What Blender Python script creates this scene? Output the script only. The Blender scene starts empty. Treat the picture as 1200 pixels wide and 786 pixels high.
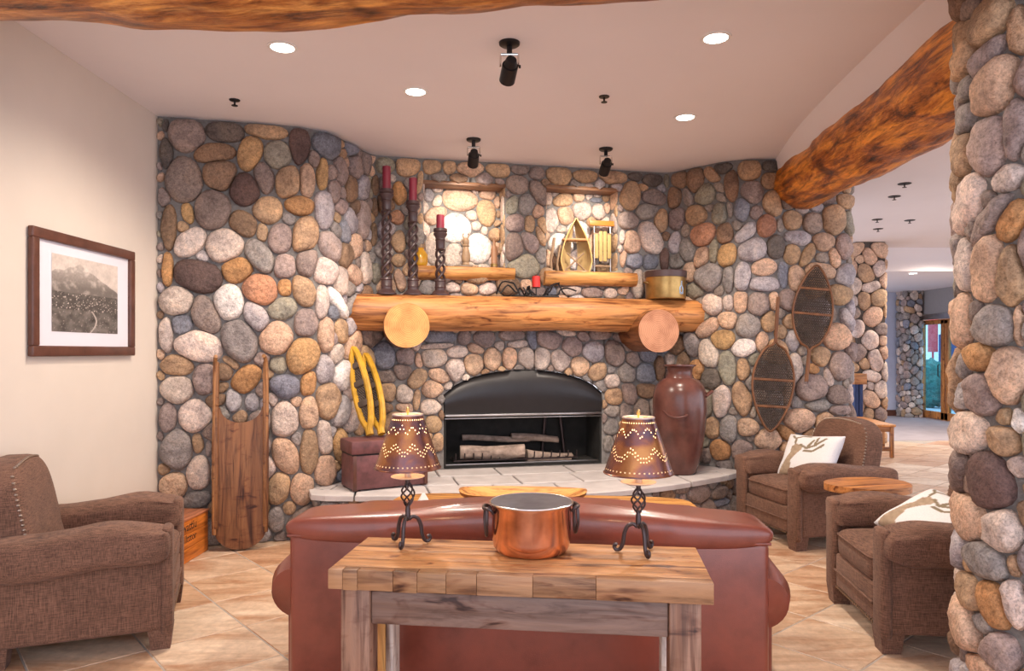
import bpy, bmesh, math, random
import numpy as np
from mathutils import Vector, Matrix, noise
random.seed(7)
PI = math.pi
F, CU, CV, EYE, CEIL = 840.0, 600.0, 412.0, 1.5, 3.3
scene = bpy.context.scene
COL = scene.collection
# ---------------------------------------------------------------- camera, sky, exposure
cam = bpy.data.cameras.new('camera'); cam_o = bpy.data.objects.new('camera', cam); COL.objects.link(cam_o)
cam.sensor_width = 36.0; cam.lens = 36.0 * F / 1200.0
cam.shift_y = (CV - 393.0) / 1200.0
cam_o.location = (0, 0, EYE); cam_o.rotation_euler = (PI / 2, 0, 0)
scene.camera = cam_o
world = bpy.data.worlds.new('world'); scene.world = world; world.use_nodes = True
bg = world.node_tree.nodes['Background']
bg.inputs['Color'].default_value = (0.86, 0.88, 1.0, 1); bg.inputs['Strength'].default_value = 2.0
scene.view_settings.view_transform = 'Standard'; scene.view_settings.look = 'None'
scene.view_settings.exposure = 0.58; scene.view_settings.gamma = 1.0
POW_DOWN, POW_SPOT, POW_LAMP = 120.0, 44.0, 1.25
WARM = (1.0, 0.86, 0.72)

# ---------------------------------------------------------------- helpers
def link(o, parent=None):
    COL.objects.link(o)
    if parent: o.parent = parent
    return o
def thing(name, label, cat, loc=(0, 0, 0), rz=0.0, group=None):
    o = bpy.data.objects.new(name, None); link(o)
    o.location = loc; o.rotation_euler = (0, 0, rz)
    return tag(o, label, cat, group)
def tag(o, label, cat, group=None):
    o['label'] = label; o['category'] = cat; o['kind'] = 'thing'
    if group: o['group'] = group
    return o
def struct(o):
    o['kind'] = 'structure'; return o
def dup(root, loc, rz, label, group=None):
    r = root.copy(); COL.objects.link(r); r.location = loc; r.rotation_euler = (0, 0, rz); r['label'] = label
    if group: r['group'] = group
    for ch in list(root.children):
        c = ch.copy(); COL.objects.link(c); c.parent = r
        for g in list(ch.children):
            d = g.copy(); COL.objects.link(d); d.parent = c
    return r
class MB:
    def __init__(s): s.v = []; s.f = []
    def add(s, vs, fs, M=None):
        n = len(s.v)
        if M is not None: vs = [M @ Vector(q) for q in vs]
        s.v += [tuple(q) for q in vs]; s.f += [tuple(i + n for i in f) for f in fs]; return s
    def box(s, c, d, M=None):
        x, y, z = (q / 2 for q in d)
        vs = [(c[0] + i * x, c[1] + j * y, c[2] + k * z) for i in (-1, 1) for j in (-1, 1) for k in (-1, 1)]
        return s.add(vs, [(0, 1, 3, 2), (4, 6, 7, 5), (0, 4, 5, 1), (2, 3, 7, 6), (0, 2, 6, 4), (1, 5, 7, 3)], M)
    def rbox(s, c, d, r=0.01, seg=2, M=None):
        bm = bmesh.new(); bmesh.ops.create_cube(bm, size=1.0)
        for v in bm.verts: v.co = Vector((v.co.x * d[0] + c[0], v.co.y * d[1] + c[1], v.co.z * d[2] + c[2]))
        bmesh.ops.bevel(bm, geom=bm.edges[:], offset=min(r, min(d) * 0.49), segments=seg, profile=0.5, affect='EDGES')
        return s.frombm(bm, M)
    def frombm(s, bm, M=None):
        bm.verts.index_update()
        s.add([v.co.copy() for v in bm.verts], [[v.index for v in f.verts] for f in bm.faces], M); bm.free(); return s
    def tube(s, pts, r, n=8, closed=False, caps=True, M=None):
        P = [Vector(p) for p in pts]; m = len(P)
        R = r if isinstance(r, (list, tuple)) else [r] * m
        vs = []; fs = []; up = None
        for i in range(m):
            a = P[(i - 1) % m] if (closed or i > 0) else P[i]
            b = P[(i + 1) % m] if (closed or i < m - 1) else P[i]
            t = (b - a).normalized()
            if up is None:
                up = Vector((0, 0, 1)) if abs(t.z) < 0.9 else Vector((1, 0, 0))
            up = (up - t * up.dot(t)).normalized(); sd = t.cross(up)
            for k in range(n):
                q = 2 * PI * k / n
                vs.append(P[i] + (up * math.cos(q) + sd * math.sin(q)) * R[i])
        for i in range(m if closed else m - 1):
            for k in range(n):
                a = i * n + k; b = i * n + (k + 1) % n; c = ((i + 1) % m) * n + (k + 1) % n; d = ((i + 1) % m) * n + k
                fs.append((a, b, c, d))
        if caps and not closed:
            fs.append(tuple(range(n))[::-1]); fs.append(tuple(range((m - 1) * n, m * n)))
        return s.add(vs, fs, M)
    def lathe(s, prof, n=32, c=(0, 0, 0), M=None, sx=1.0, sy=1.0):
        vs = []; fs = []; m = len(prof)
        for r, z in prof:
            for k in range(n):
                q = 2 * PI * k / n
                vs.append((c[0] + sx * r * math.cos(q), c[1] + sy * r * math.sin(q), c[2] + z))
        for i in range(m - 1):
            for k in range(n):
                fs.append((i * n + k, i * n + (k + 1) % n, (i + 1) * n + (k + 1) % n, (i + 1) * n + k))
        if prof[0][0] > 1e-4: fs.append(tuple(range(n))[::-1])
        if prof[-1][0] > 1e-4: fs.append(tuple(range((m - 1) * n, m * n)))
        return s.add(vs, fs, M)
    def sup(s, c, h, e1=0.5, e2=0.5, nu=32, nv=16, M=None, fn=None):
        pw = lambda x, e: math.copysign(abs(x) ** e, x)
        vs = []; fs = []
        for j in range(nv + 1):
            b = -PI / 2 + PI * j / nv
            for i in range(nu):
                a = -PI + 2 * PI * i / nu
                p = Vector((h[0] * pw(math.cos(b), e1) * pw(math.cos(a), e2), h[1] * pw(math.cos(b), e1) * pw(math.sin(a), e2), h[2] * pw(math.sin(b), e1)))
                if fn: p = fn(p)
                vs.append(p + Vector(c))
        for j in range(nv):
            for i in range(nu):
                fs.append((j * nu + i, j * nu + (i + 1) % nu, (j + 1) * nu + (i + 1) % nu, (j + 1) * nu + i))
        return s.add(vs, fs, M)
    def prism(s, poly, z0, z1, M=None):
        n = len(poly)
        vs = [(x, y, z0) for x, y in poly] + [(x, y, z1) for x, y in poly]
        fs = [tuple(range(n))[::-1], tuple(range(n, 2 * n))] + [(i, (i + 1) % n, n + (i + 1) % n, n + i) for i in range(n)]
        return s.add(vs, fs, M)
    def build(s, name, mat, parent=None, color=None, smooth=True, ang=38, loc=None, rot=None):
        me = bpy.data.meshes.new(name); me.from_pydata(s.v, [], s.f); me.validate()
        bm = bmesh.new(); bm.from_mesh(me)
        bmesh.ops.remove_doubles(bm, verts=bm.verts, dist=1e-6)
        bmesh.ops.recalc_face_normals(bm, faces=bm.faces); bm.to_mesh(me); bm.free()
        if mat: me.materials.append(mat)
        if smooth:
            me.polygons.foreach_set('use_smooth', [True] * len(me.polygons))
            me.set_sharp_from_angle(angle=math.radians(ang))
        o = bpy.data.objects.new(name, me); link(o, parent)
        if color: o.color = (color[0], color[1], color[2], 1)
        if loc is not None: o.location = loc
        if rot is not None: o.rotation_euler = rot
        return o
def smoothpath(pts, n=8, closed=False):
    P = [Vector(p) for p in pts]; m = len(P); out = []
    rng = range(m) if closed else range(m - 1)
    for i in rng:
        p0 = P[(i - 1) % m] if (closed or i > 0) else P[i]
        p1 = P[i]; p2 = P[(i + 1) % m]
        p3 = P[(i + 2) % m] if (closed or i + 2 < m) else p2
        for k in range(n):
            t = k / n
            out.append(0.5 * ((2 * p1) + (p2 - p0) * t + (2 * p0 - 5 * p1 + 4 * p2 - p3) * t * t + (3 * p1 - p0 - 3 * p2 + p3) * t ** 3))
    if not closed: out.append(P[-1])
    return out

# ---------------------------------------------------------------- materials
class NT:
    def __init__(s, name):
        s.m = bpy.data.materials.new(name); s.m.use_nodes = True; s.t = s.m.node_tree; s.n = s.t.nodes
        s.b = s.n['Principled BSDF']; s.out = s.n['Material Output']
    def new(s, typ, **kw):
        n = s.n.new(typ)
        for k, v in kw.items(): setattr(n, k, v)
        return n
    def set(s, inp, val):
        if isinstance(val, bpy.types.NodeSocket): s.t.links.new(val, inp)
        else: inp.default_value = val
    def coord(s, scale=(1, 1, 1), kind='Object', rnd=True, rot=(0, 0, 0)):
        tc = s.new('ShaderNodeTexCoord'); mp = s.new('ShaderNodeMapping'); mp.inputs['Scale'].default_value = scale
        mp.inputs['Rotation'].default_value = rot
        v = tc.outputs[kind]
        if rnd:
            oi = s.new('ShaderNodeObjectInfo'); ad = s.new('ShaderNodeVectorMath', operation='ADD')
            ml = s.new('ShaderNodeMath', operation='MULTIPLY'); s.set(ml.inputs[0], oi.outputs['Random']); ml.inputs[1].default_value = 31.7
            s.set(ad.inputs[0], v); s.set(ad.inputs[1], ml.outputs[0]); v = ad.outputs[0]
        s.set(mp.inputs['Vector'], v); return mp.outputs[0]
    def noise(s, vec, scale, detail=4, rough=0.55, dist=0.0):
        n = s.new('ShaderNodeTexNoise'); s.set(n.inputs['Vector'], vec)
        n.inputs['Scale'].default_value = scale; n.inputs['Detail'].default_value = detail
        n.inputs['Roughness'].default_value = rough; n.inputs['Distortion'].default_value = dist
        return n.outputs['Fac']
    def ramp(s, fac, stops):
        r = s.new('ShaderNodeValToRGB'); s.set(r.inputs[0], fac); e = r.color_ramp.elements
        while len(e) < len(stops): e.new(0.5)
        for i, (p, c) in enumerate(stops):
            e[i].position = p; e[i].color = (c, c, c, 1) if isinstance(c, (int, float)) else (c[0], c[1], c[2], 1)
        return r.outputs[0]
    def mix(s, a, b, fac=0.5, mode='MIX'):
        m = s.new('ShaderNodeMix', data_type='RGBA', blend_type=mode)
        col = [i for i in m.inputs if i.type == 'RGBA']
        s.set(m.inputs[0], fac)
        for i, v in zip(col, (a, b)):
            if isinstance(v, (tuple, list)) and len(v) == 3: v = (*v, 1)
            s.set(i, v)
        return [o for o in m.outputs if o.type == 'RGBA'][0]
    def mul(s, c, f): return s.mix(c, f, 1.0, 'MULTIPLY')
    def bump(s, h, strength=0.3, dist=0.01):
        b = s.new('ShaderNodeBump'); b.inputs['Strength'].default_value = strength; b.inputs['Distance'].default_value = dist
        s.set(b.inputs['Height'], h); s.t.links.new(b.outputs[0], s.b.inputs['Normal'])
    def fin(s, color, rough=0.6, metal=0.0, spec=0.5):
        if isinstance(color, (tuple, list)): color = (*color[:3], 1)
        s.set(s.b.inputs['Base Color'], color); s.set(s.b.inputs['Roughness'], rough); s.b.inputs['Metallic'].default_value = metal
        s.b.inputs['Specular IOR Level'].default_value = spec
        return s.m
    def objcol(s): return s.new('ShaderNodeObjectInfo').outputs['Color']
def m_plain(name, col, rough=0.6, metal=0.0, var=0.12, scale=12, bump=0.0, spec=0.5):
    t = NT(name); v = t.coord(); n = t.noise(v, scale)
    c = t.mul((*col, 1), t.ramp(n, [(0.3, 1 - var), (0.7, 1 + var)]))
    if bump: t.bump(t.noise(v, scale * 6), bump, 0.004)
    return t.fin(c, rough, metal, spec)
def m_stone():
    t = NT('river_stone'); v = t.coord()
    big = t.noise(v, 5.0, 4, 0.6, 0.6); fine = t.noise(v, 42.0, 5, 0.7); speck = t.noise(v, 120.0, 2)
    c = t.mul(t.objcol(), t.ramp(big, [(0.28, (0.60, 0.58, 0.60)), (0.5, (1.0, 1.0, 1.0)), (0.72, (1.32, 1.25, 1.15))]))
    c = t.mul(c, t.ramp(fine, [(0.3, 0.58), (0.52, 1.0), (0.72, 1.30)]))
    c = t.mul(c, t.ramp(speck, [(0.36, 0.72), (0.5, 1.0)]))
    h = t.mix(t.noise(v, 14.0, 6, 0.65), fine, 0.35)
    t.bump(h, 1.0, 0.03)
    return t.fin(c, 0.72, 0, 0.3)
def m_mortar(name='mortar', col=(0.235, 0.22, 0.21)):
    t = NT(name); v = t.coord(rnd=False); n = t.noise(v, 30, 6, 0.7)
    t.bump(n, 0.8, 0.012)
    return t.fin(t.mul((*col, 1), t.ramp(n, [(0.3, 0.7), (0.7, 1.2)])), 0.95, 0, 0.15)
def m_wood(name, axis='X', rough=0.45, scale=1.0, contrast=1.0, knots=True, spec=0.4, bump=0.25, streak=False):
    t = NT(name); st = 0.09
    sc = {'X': (st, 1, 1), 'Y': (1, st, 1), 'Z': (1, 1, st)}[axis]
    v = t.coord(tuple(q * scale for q in sc))
    g = t.noise(v, 28, 6, 0.65, 0.8); w = t.noise(v, 7, 3, 0.5, 1.2)
    c = t.mul(t.objcol(), t.ramp(g, [(0.3, (1 - 0.55 * contrast, 1 - 0.62 * contrast, 1 - 0.66 * contrast)), (0.5, 1.0), (0.72, (1 + 0.25 * contrast, 1 + 0.22 * contrast, 1 + 0.15 * contrast))]))
    c = t.mul(c, t.ramp(w, [(0.3, (0.66, 0.58, 0.52)), (0.52, 1.0), (0.75, (1.2, 1.16, 1.1))]))
    if knots:
        k = t.noise(t.coord((0.55 * scale, 1.0 * scale, 1.0 * scale)), 8.0, 2, 0.4)
        c = t.mul(c, t.ramp(k, [(0.0, (0.2, 0.14, 0.12)), (0.24, (0.3, 0.2, 0.16)), (0.31, (0.85, 0.8, 0.76)), (0.36, 1.0)]))
    if streak:
        s2 = t.noise(t.coord(tuple(q * scale * .6 for q in sc)), 22, 3, 0.5, 1.5); s3 = t.noise(t.coord((0.35 * scale, scale, scale)), 16, 3, 0.6, 0.8)
        c = t.mul(c, t.ramp(s2, [(0.30, (0.30, 0.20, 0.16)), (0.40, (0.86, 0.80, 0.76)), (0.46, 1.0)]))
        c = t.mul(c, t.ramp(s3, [(0.28, (0.22, 0.13, 0.11)), (0.36, (0.80, 0.70, 0.66)), (0.44, 1.0)]))
        bump = .5
    t.bump(g, bump, 0.006)
    return t.fin(c, rough, 0, spec)
def m_log():
    t = NT('varnished_log'); v = t.coord((0.20, 1, 1)); v2 = t.coord((0.10, 1, 1))
    a = t.noise(v, 12, 6, 0.72, 0.35); b = t.noise(v2, 26, 6, 0.7, 0.4); k = t.noise(t.coord((0.5, 1, 1)), 4.2, 3, 0.55, 0.3)
    c = t.mul(t.objcol(), t.ramp(a, [(0.36, (0.12, 0.06, 0.05)), (0.47, (0.62, 0.46, 0.36)), (0.56, 1.0), (0.70, (1.5, 1.55, 1.3))]))
    c = t.mul(c, t.ramp(b, [(0.34, (0.30, 0.22, 0.18)), (0.48, 1.0), (0.75, (1.25, 1.25, 1.1))]))
    c = t.mul(c, t.ramp(k, [(0.27, (0.08, 0.05, 0.04)), (0.36, (0.75, 0.66, 0.6)), (0.43, 1.0)]))
    t.bump(t.mix(a, b, 0.5), 0.6, 0.03)
    return t.fin(c, 0.33, 0, 0.5)
def m_endgrain():
    t = NT('end_grain'); tc = t.new('ShaderNodeTexCoord')
    sp = t.new('ShaderNodeSeparateXYZ'); t.set(sp.inputs[0], tc.outputs['Object'])
    cb = t.new('ShaderNodeCombineXYZ'); t.set(cb.inputs['X'], sp.outputs['Y']); t.set(cb.inputs['Y'], sp.outputs['Z'])
    wv = t.new('ShaderNodeTexWave', wave_type='RINGS', rings_direction='Z'); t.set(wv.inputs['Vector'], cb.outputs[0])
    wv.inputs['Scale'].default_value = 22; wv.inputs['Distortion'].default_value = 2.6; wv.inputs['Detail'].default_value = 3
    c = t.mul(t.objcol(), t.ramp(wv.outputs['Fac'], [(0.1, (0.78, 0.70, 0.62)), (0.6, 1.05)]))
    g = t.new('ShaderNodeTexGradient', gradient_type='RADIAL'); t.set(g.inputs[0], cb.outputs[0])
    n = t.noise(t.coord(), 6, 4)
    c = t.mul(c, t.ramp(n, [(0.3, (0.7, 0.6, 0.55)), (0.6, 1.08)]))
    return t.fin(c, 0.5, 0, 0.3)
def m_fabric(name, col, sx=380):
    t = NT(name)
    a = t.noise(t.coord((1, 1, 0.06)), sx, 2, 0.6); b = t.noise(t.coord((0.06, 0.06, 1)), sx, 2, 0.6)
    h = t.mix(a, b, 0.5); big = t.noise(t.coord(), 5, 4, 0.6)
    c = t.mul((*col, 1), t.ramp(h, [(0.36, (0.45, 0.42, 0.42)), (0.5, 1.0), (0.64, (1.6, 1.55, 1.5))]))
    c = t.mul(c, t.ramp(big, [(0.3, 0.85), (0.7, 1.15)]))
    t.bump(h, 0.5, 0.004)
    m = t.fin(c, 0.9, 0, 0.2); t.b.inputs['Sheen Weight'].default_value = 0.08; return m
def m_vcol(name, rough=0.8, weave=False, spec=0.3):
    t = NT(name); a = t.new('ShaderNodeVertexColor', layer_name='Col'); c = a.outputs['Color']
    n = t.noise(t.coord(), 180 if weave else 60, 2)
    c = t.mul(c, t.ramp(n, [(0.3, 0.92), (0.7, 1.04)]))
    if weave: t.bump(n, 0.3, 0.003)
    return t.fin(c, rough, 0, spec)
def m_leather():
    t = NT('leather'); v = t.coord(); n = t.noise(v, 4, 5, 0.6); f = t.new('ShaderNodeTexVoronoi'); t.set(f.inputs['Vector'], v); f.inputs['Scale'].default_value = 260
    c = t.mul(t.objcol(), t.ramp(n, [(0.3, (0.66, 0.58, 0.55)), (0.5, 1.0), (0.75, (1.28, 1.2, 1.15))]))
    t.bump(t.mix(f.outputs['Distance'], t.noise(v, 9, 3), 0.6), 0.18, 0.004)
    t.b.inputs['Coat Weight'].default_value = 0.35; t.b.inputs['Coat Roughness'].default_value = 0.16
    return t.fin(c, 0.36, 0, 0.5)
def m_emit(name, col, st):
    t = NT(name); t.b.inputs['Emission Color'].default_value = (*col, 1); t.b.inputs['Emission Strength'].default_value = st
    return t.fin((0.8, 0.8, 0.8), 0.5)
def m_glass(name, tint=(0.85, 0.95, 1.0)):
    t = NT(name); tr = t.new('ShaderNodeBsdfTransparent'); tr.inputs[0].default_value = (*tint, 1)
    gl = t.new('ShaderNodeBsdfGlossy'); gl.inputs['Roughness'].default_value = 0.03
    mx = t.new('ShaderNodeMixShader'); mx.inputs[0].default_value = 0.09
    t.t.links.new(tr.outputs[0], mx.inputs[1]); t.t.links.new(gl.outputs[0], mx.inputs[2]); t.t.links.new(mx.outputs[0], t.out.inputs[0])
    return t.m
def m_shade():
    t = NT('pierced_tin'); n = t.noise(t.coord(), 11, 3, .5, .6)
    c = t.ramp(n, [(.34, (.13, .085, .11)), (.47, (.22, .09, .075)), (.58, (.36, .14, .06)), (.68, (.44, .20, .07))])
    t.bump(t.noise(t.coord(), 40, 2), .15, .003)
    return t.fin(c, .26, .8)
def m_added_liner():  # pale translucent inner shell, added to brighten the shade holes
    t = NT('added_glow_liner'); tr = t.new('ShaderNodeBsdfTranslucent'); tr.inputs[0].default_value = (.95, .8, .6, 1)
    df = t.new('ShaderNodeBsdfDiffuse'); df.inputs[0].default_value = (.9, .8, .65, 1); mx = t.new('ShaderNodeMixShader'); mx.inputs[0].default_value = .5
    t.t.links.new(tr.outputs[0], mx.inputs[1]); t.t.links.new(df.outputs[0], mx.inputs[2]); t.t.links.new(mx.outputs[0], t.out.inputs[0]); return t.m
TILE = 0.49; TROT = math.radians(41.0)
def m_tile():
    t = NT('floor_tile'); tc = t.new('ShaderNodeTexCoord'); mp = t.new('ShaderNodeMapping'); mp.vector_type = 'TEXTURE'
    mp.inputs['Rotation'].default_value = (0, 0, TROT); mp.inputs['Scale'].default_value = (TILE, TILE, 1)
    t.set(mp.inputs[0], tc.outputs['Object'])
    sn = t.new('ShaderNodeVectorMath', operation='FLOOR'); t.set(sn.inputs[0], mp.outputs[0])
    wn = t.new('ShaderNodeTexWhiteNoise', noise_dimensions='3D'); t.set(wn.inputs['Vector'], sn.outputs[0])
    base = t.ramp(wn.outputs['Value'], [(0.0, (0.50, 0.285, 0.165)), (0.35, (0.60, 0.41, 0.27)), (0.7, (0.64, 0.48, 0.35)), (1.0, (0.55, 0.35, 0.22))])
    ad = t.new('ShaderNodeVectorMath', operation='MULTIPLY_ADD'); t.set(ad.inputs[0], wn.outputs['Color']); ad.inputs[1].default_value = (40, 40, 0); t.set(ad.inputs[2], tc.outputs['Object'])
    m2 = t.new('ShaderNodeMapping'); m2.inputs['Rotation'].default_value = (0, 0, -0.35); m2.inputs['Scale'].default_value = (0.45, 2.0, 1); t.set(m2.inputs[0], ad.outputs[0])
    a = t.noise(m2.outputs[0], 3.2, 5, 0.62, 0.9); b = t.noise(ad.outputs[0], 22, 5, 0.65)
    c = t.mul(base, t.ramp(a, [(0.32, (0.70, 0.52, 0.42)), (0.5, 1.0), (0.68, (1.25, 1.34, 1.42))]))
    c = t.mul(c, t.ramp(b, [(0.3, 0.82), (0.7, 1.14)]))
    t.bump(b, 0.12, 0.004)
    return t.fin(c, 0.42, 0, 0.4)
M = dict(
    stone=m_stone(), mortar=m_mortar(), woodx=m_wood('wood_x', 'X', contrast=1.15, streak=True), woody=m_wood('wood_y', 'Y'), woodz=m_wood('wood_z', 'Z', contrast=1.15, streak=True),
    log=m_log(), endg=m_endgrain(), mantel=m_wood('mantel_wood', 'X', 0.42, 0.8, 1.35, True, streak=True), fabric=m_fabric('brown_tweed', (0.165, 0.088, 0.060)),
    leather=m_leather(), tile=m_tile(), grout=m_plain('grout', (0.42, 0.37, 0.33), 0.9),
    plaster=m_plain('cream_plaster', (0.68, 0.60, 0.52), 0.9, var=0.03, scale=2, bump=0.06), ceil=m_plain('ceiling_paint', (0.80, 0.76, 0.775), 0.95, var=0.015, scale=1.5),
    blue=m_plain('blue_grey_paint', (0.48, 0.52, 0.66), 0.9, var=0.03), grey=m_plain('grey_brown_paint', (0.27, 0.25, 0.25), 0.9, var=0.03),
    hallfloor=m_plain('grey_carpet', (0.36, 0.32, 0.34), 0.95, var=0.1, scale=4),
    black=m_plain('black_metal', (0.022, 0.02, 0.022), 0.42, 0.6), hood=m_plain('black_hood', (0.02, 0.018, 0.02), 0.36, 0.3, spec=0.6), soot=m_plain('soot', (0.018, 0.017, 0.016), 0.9, var=0.3),
    iron=m_plain('wrought_iron', (0.075, 0.055, 0.055), 0.42, 0.75), steel=m_plain('steel', (0.45, 0.43, 0.42), 0.3, 1.0), chrome=m_plain('chrome', (0.7, 0.68, 0.66), 0.2, 1.0),
    copper=m_plain('copper', (0.78, 0.42, 0.29), 0.17, 1.0, var=0.3, scale=12), tin=m_plain('tinned_inside', (0.19, 0.23, 0.30), 0.34, 0.9, var=0.2, scale=14),
    brass=m_plain('aged_brass', (0.42, 0.27, 0.10), 0.35, 0.9, var=0.3, scale=10), clay=m_plain('brown_clay', (0.12, 0.046, 0.036), 0.26, 0.0, var=0.35, scale=6),
    shade=m_shade(), pan=m_plain('candle_pan', (0.5, 0.38, 0.33), 0.4, 0.2),
    red=m_plain('dark_red_wax', (0.24, 0.022, 0.045), 0.45, spec=0.5), red2=m_plain('bright_red_wax', (0.62, 0.03, 0.025), 0.45), holder=m_plain('dark_carved_wood', (0.062, 0.034, 0.034), 0.38, spec=0.55),
    flag=m_plain('flagstone', (0.56, 0.52, 0.51), 0.7, var=0.14, scale=5, bump=0.2), white=m_plain('white_card', (0.8, 0.79, 0.78), 0.7, var=0.02), mat=m_plain('mat_board', (0.72, 0.70, 0.76), 0.8, var=0.01),
    frame=m_plain('mahogany_frame', (0.11, 0.042, 0.028), 0.35, var=0.25), glow=m_emit('lit_lens', (1.0, 0.93, 0.82), 14.0), bulb=m_emit('lit_bulb', (1.0, 0.75, 0.45), 9.0),
    print=m_vcol('photo_print', 0.5), pillow=m_vcol('printed_linen', 0.9, True), rope=m_plain('rawhide', (0.16, 0.105, 0.065), 0.7, var=0.3, scale=20), webbing=m_plain('dark_webbing', (0.075, 0.052, 0.04), 0.8, var=0.3),
    yellow=m_plain('yellow_varnish', (0.52, 0.28, 0.022), 0.4, var=0.3), chest=m_plain('maroon_leather', (0.15, 0.055, 0.055), 0.5, var=0.35, scale=14, bump=0.15), glass=m_glass('door_glass', (0.62, 0.88, 1.0)), amber=m_plain('amber_glass', (0.65, 0.33, 0.03), 0.15, spec=0.7),
    added_liner=m_added_liner(), bronze=m_plain('bronze_nail', (0.30, 0.23, 0.18), 0.3, 0.9),
    ash=m_plain('ceramic_log', (0.36, 0.27, 0.22), 0.85, var=0.4, scale=16, bump=0.4), navy=m_plain('navy_fabric', (0.02, 0.04, 0.12), 0.8), ink=m_plain('black_ink', (0.03, 0.015, 0.01), 0.7), blueink=m_plain('blue_enamel', (0.33, 0.45, 0.62), 0.5),
    snow=m_plain('outdoor_paving', (0.5, 0.52, 0.56), 0.9), leaf=m_plain('shrub', (0.05, 0.16, 0.13), 0.8, var=0.5), redsign=m_plain('red_cloth', (0.5, 0.04, 0.05), 0.7),
)
SC = dict(g=(.33, .30, .285), G=(.27, .275, .315), p=(.17, .118, .108), m=(.36, .292, .272), w=(.60, .51, .46), W=(.74, .69, .67), t=(.47, .335, .235), o=(.49, .295, .17), y=(.50, .335, .20), r=(.48, .275, .195), b=(.29, .20, .145), d=(.18, .155, .14), l=(.45, .415, .425), e=(.34, .315, .26), n=(.31, .25, .225), k=(.58, .42, .325))
def _punch(c):
    m = sum(c) / 3; k = (m / .33) ** .22
    return tuple(max(.02, (m + (q - m) * 1.28) * k) for q in c)
SC = {k: _punch(c) for k, c in SC.items()}
# ---------------------------------------------------------------- room shell
def pathround(pts, rad, step=0.02):
    P = [Vector((x, y)) for x, y in pts]; out = [P[0]]
    for i in range(1, len(P) - 1):
        a = (P[i - 1] - P[i]); b = (P[i + 1] - P[i]); r = min(rad[i - 1], a.length * 0.45, b.length * 0.45)
        p, q = P[i] + a.normalized() * r, P[i] + b.normalized() * r
        for k in range(9):
            t = k / 8; out.append(p * (1 - t) ** 2 + P[i] * 2 * t * (1 - t) + q * t * t)
    out.append(P[-1])
    A = np.array([[v.x, v.y] for v in out]); d = np.r_[0, np.cumsum(np.hypot(*np.diff(A, axis=0).T))]
    s = np.linspace(0, d[-1], int(d[-1] / step) + 1)
    return s, np.interp(s, d, A[:, 0]), np.interp(s, d, A[:, 1])
class Path:
    def __init__(p, pts, rad, step=0.02):
        p.s, p.x, p.y = pathround(pts, rad, step); p.L = p.s[-1]
        tx, ty = np.gradient(p.x, p.s), np.gradient(p.y, p.s); n = np.hypot(tx, ty)
        p.nx, p.ny = ty / n, -tx / n           # towards the room (right of travel)
        p.u = CU + F * p.x / p.y
    def at(p, s, d=0.0):
        x, y = np.interp(s, p.s, p.x), np.interp(s, p.s, p.y)
        return (x + d * np.interp(s, p.s, p.nx), y + d * np.interp(s, p.s, p.ny))
    def S(p, u, lo=None, hi=None):
        m = np.ones(len(p.s), bool)
        if lo is not None: m = (p.s >= lo) & (p.s <= hi)
        uu, ss = p.u[m], p.s[m]; uu = np.maximum.accumulate(uu)
        return float(np.interp(u, uu, ss))
    def z(p, s, v):
        return EYE + (CV - v) * float(np.interp(s, p.s, p.y)) / F
WALL = [(-2.71, 5.48), (-1.545, 5.77), (-1.283, 6.574), (1.593, 7.234), (2.07, 6.69), (3.22, 6.75), (3.30, 8.6)]
W = Path(WALL, [0.28, 0.10, 0.12, 0.3, 0.16])
SV = W.S(1000); SVIS = SV
sC, sD = W.S(436), W.S(785)
# openings in the middle wall: (s0, s1, z0, ztop(s))
def hole_rect(u0, u1, v0, v1):
    a, b = W.S(u0), W.S(u1); m = (a + b) / 2
    return (a, b, W.z(m, v1), (lambda s, zt=W.z(m, v0): zt))
N1 = hole_rect(496, 592, 214, 314); N2 = hole_rect(640, 724, 219, 320)
fs0, fs1 = W.S(520), W.S(705)
def archz(s):
    t = (s - (fs0 + fs1) / 2) / ((fs1 - fs0) / 2); t = max(-1, min(1, t))
    return 1.10 + 0.228 * (math.sqrt(max(0, 1 - 0.9 * t * t)) - math.sqrt(0.1)) / (1 - math.sqrt(0.1))
FB = (fs0, fs1, 0.40, archz)
HOLES = [N1, N2, FB]
NICHE_D, FIRE_D = 0.22, 0.46
def in_hole(s, z, g=0.0):
    for a, b, z0, zt in HOLES:
        if a - g < s < b + g and z0 - g < z < zt(min(max(s, a), b)) + g: return True
    return False
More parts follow.
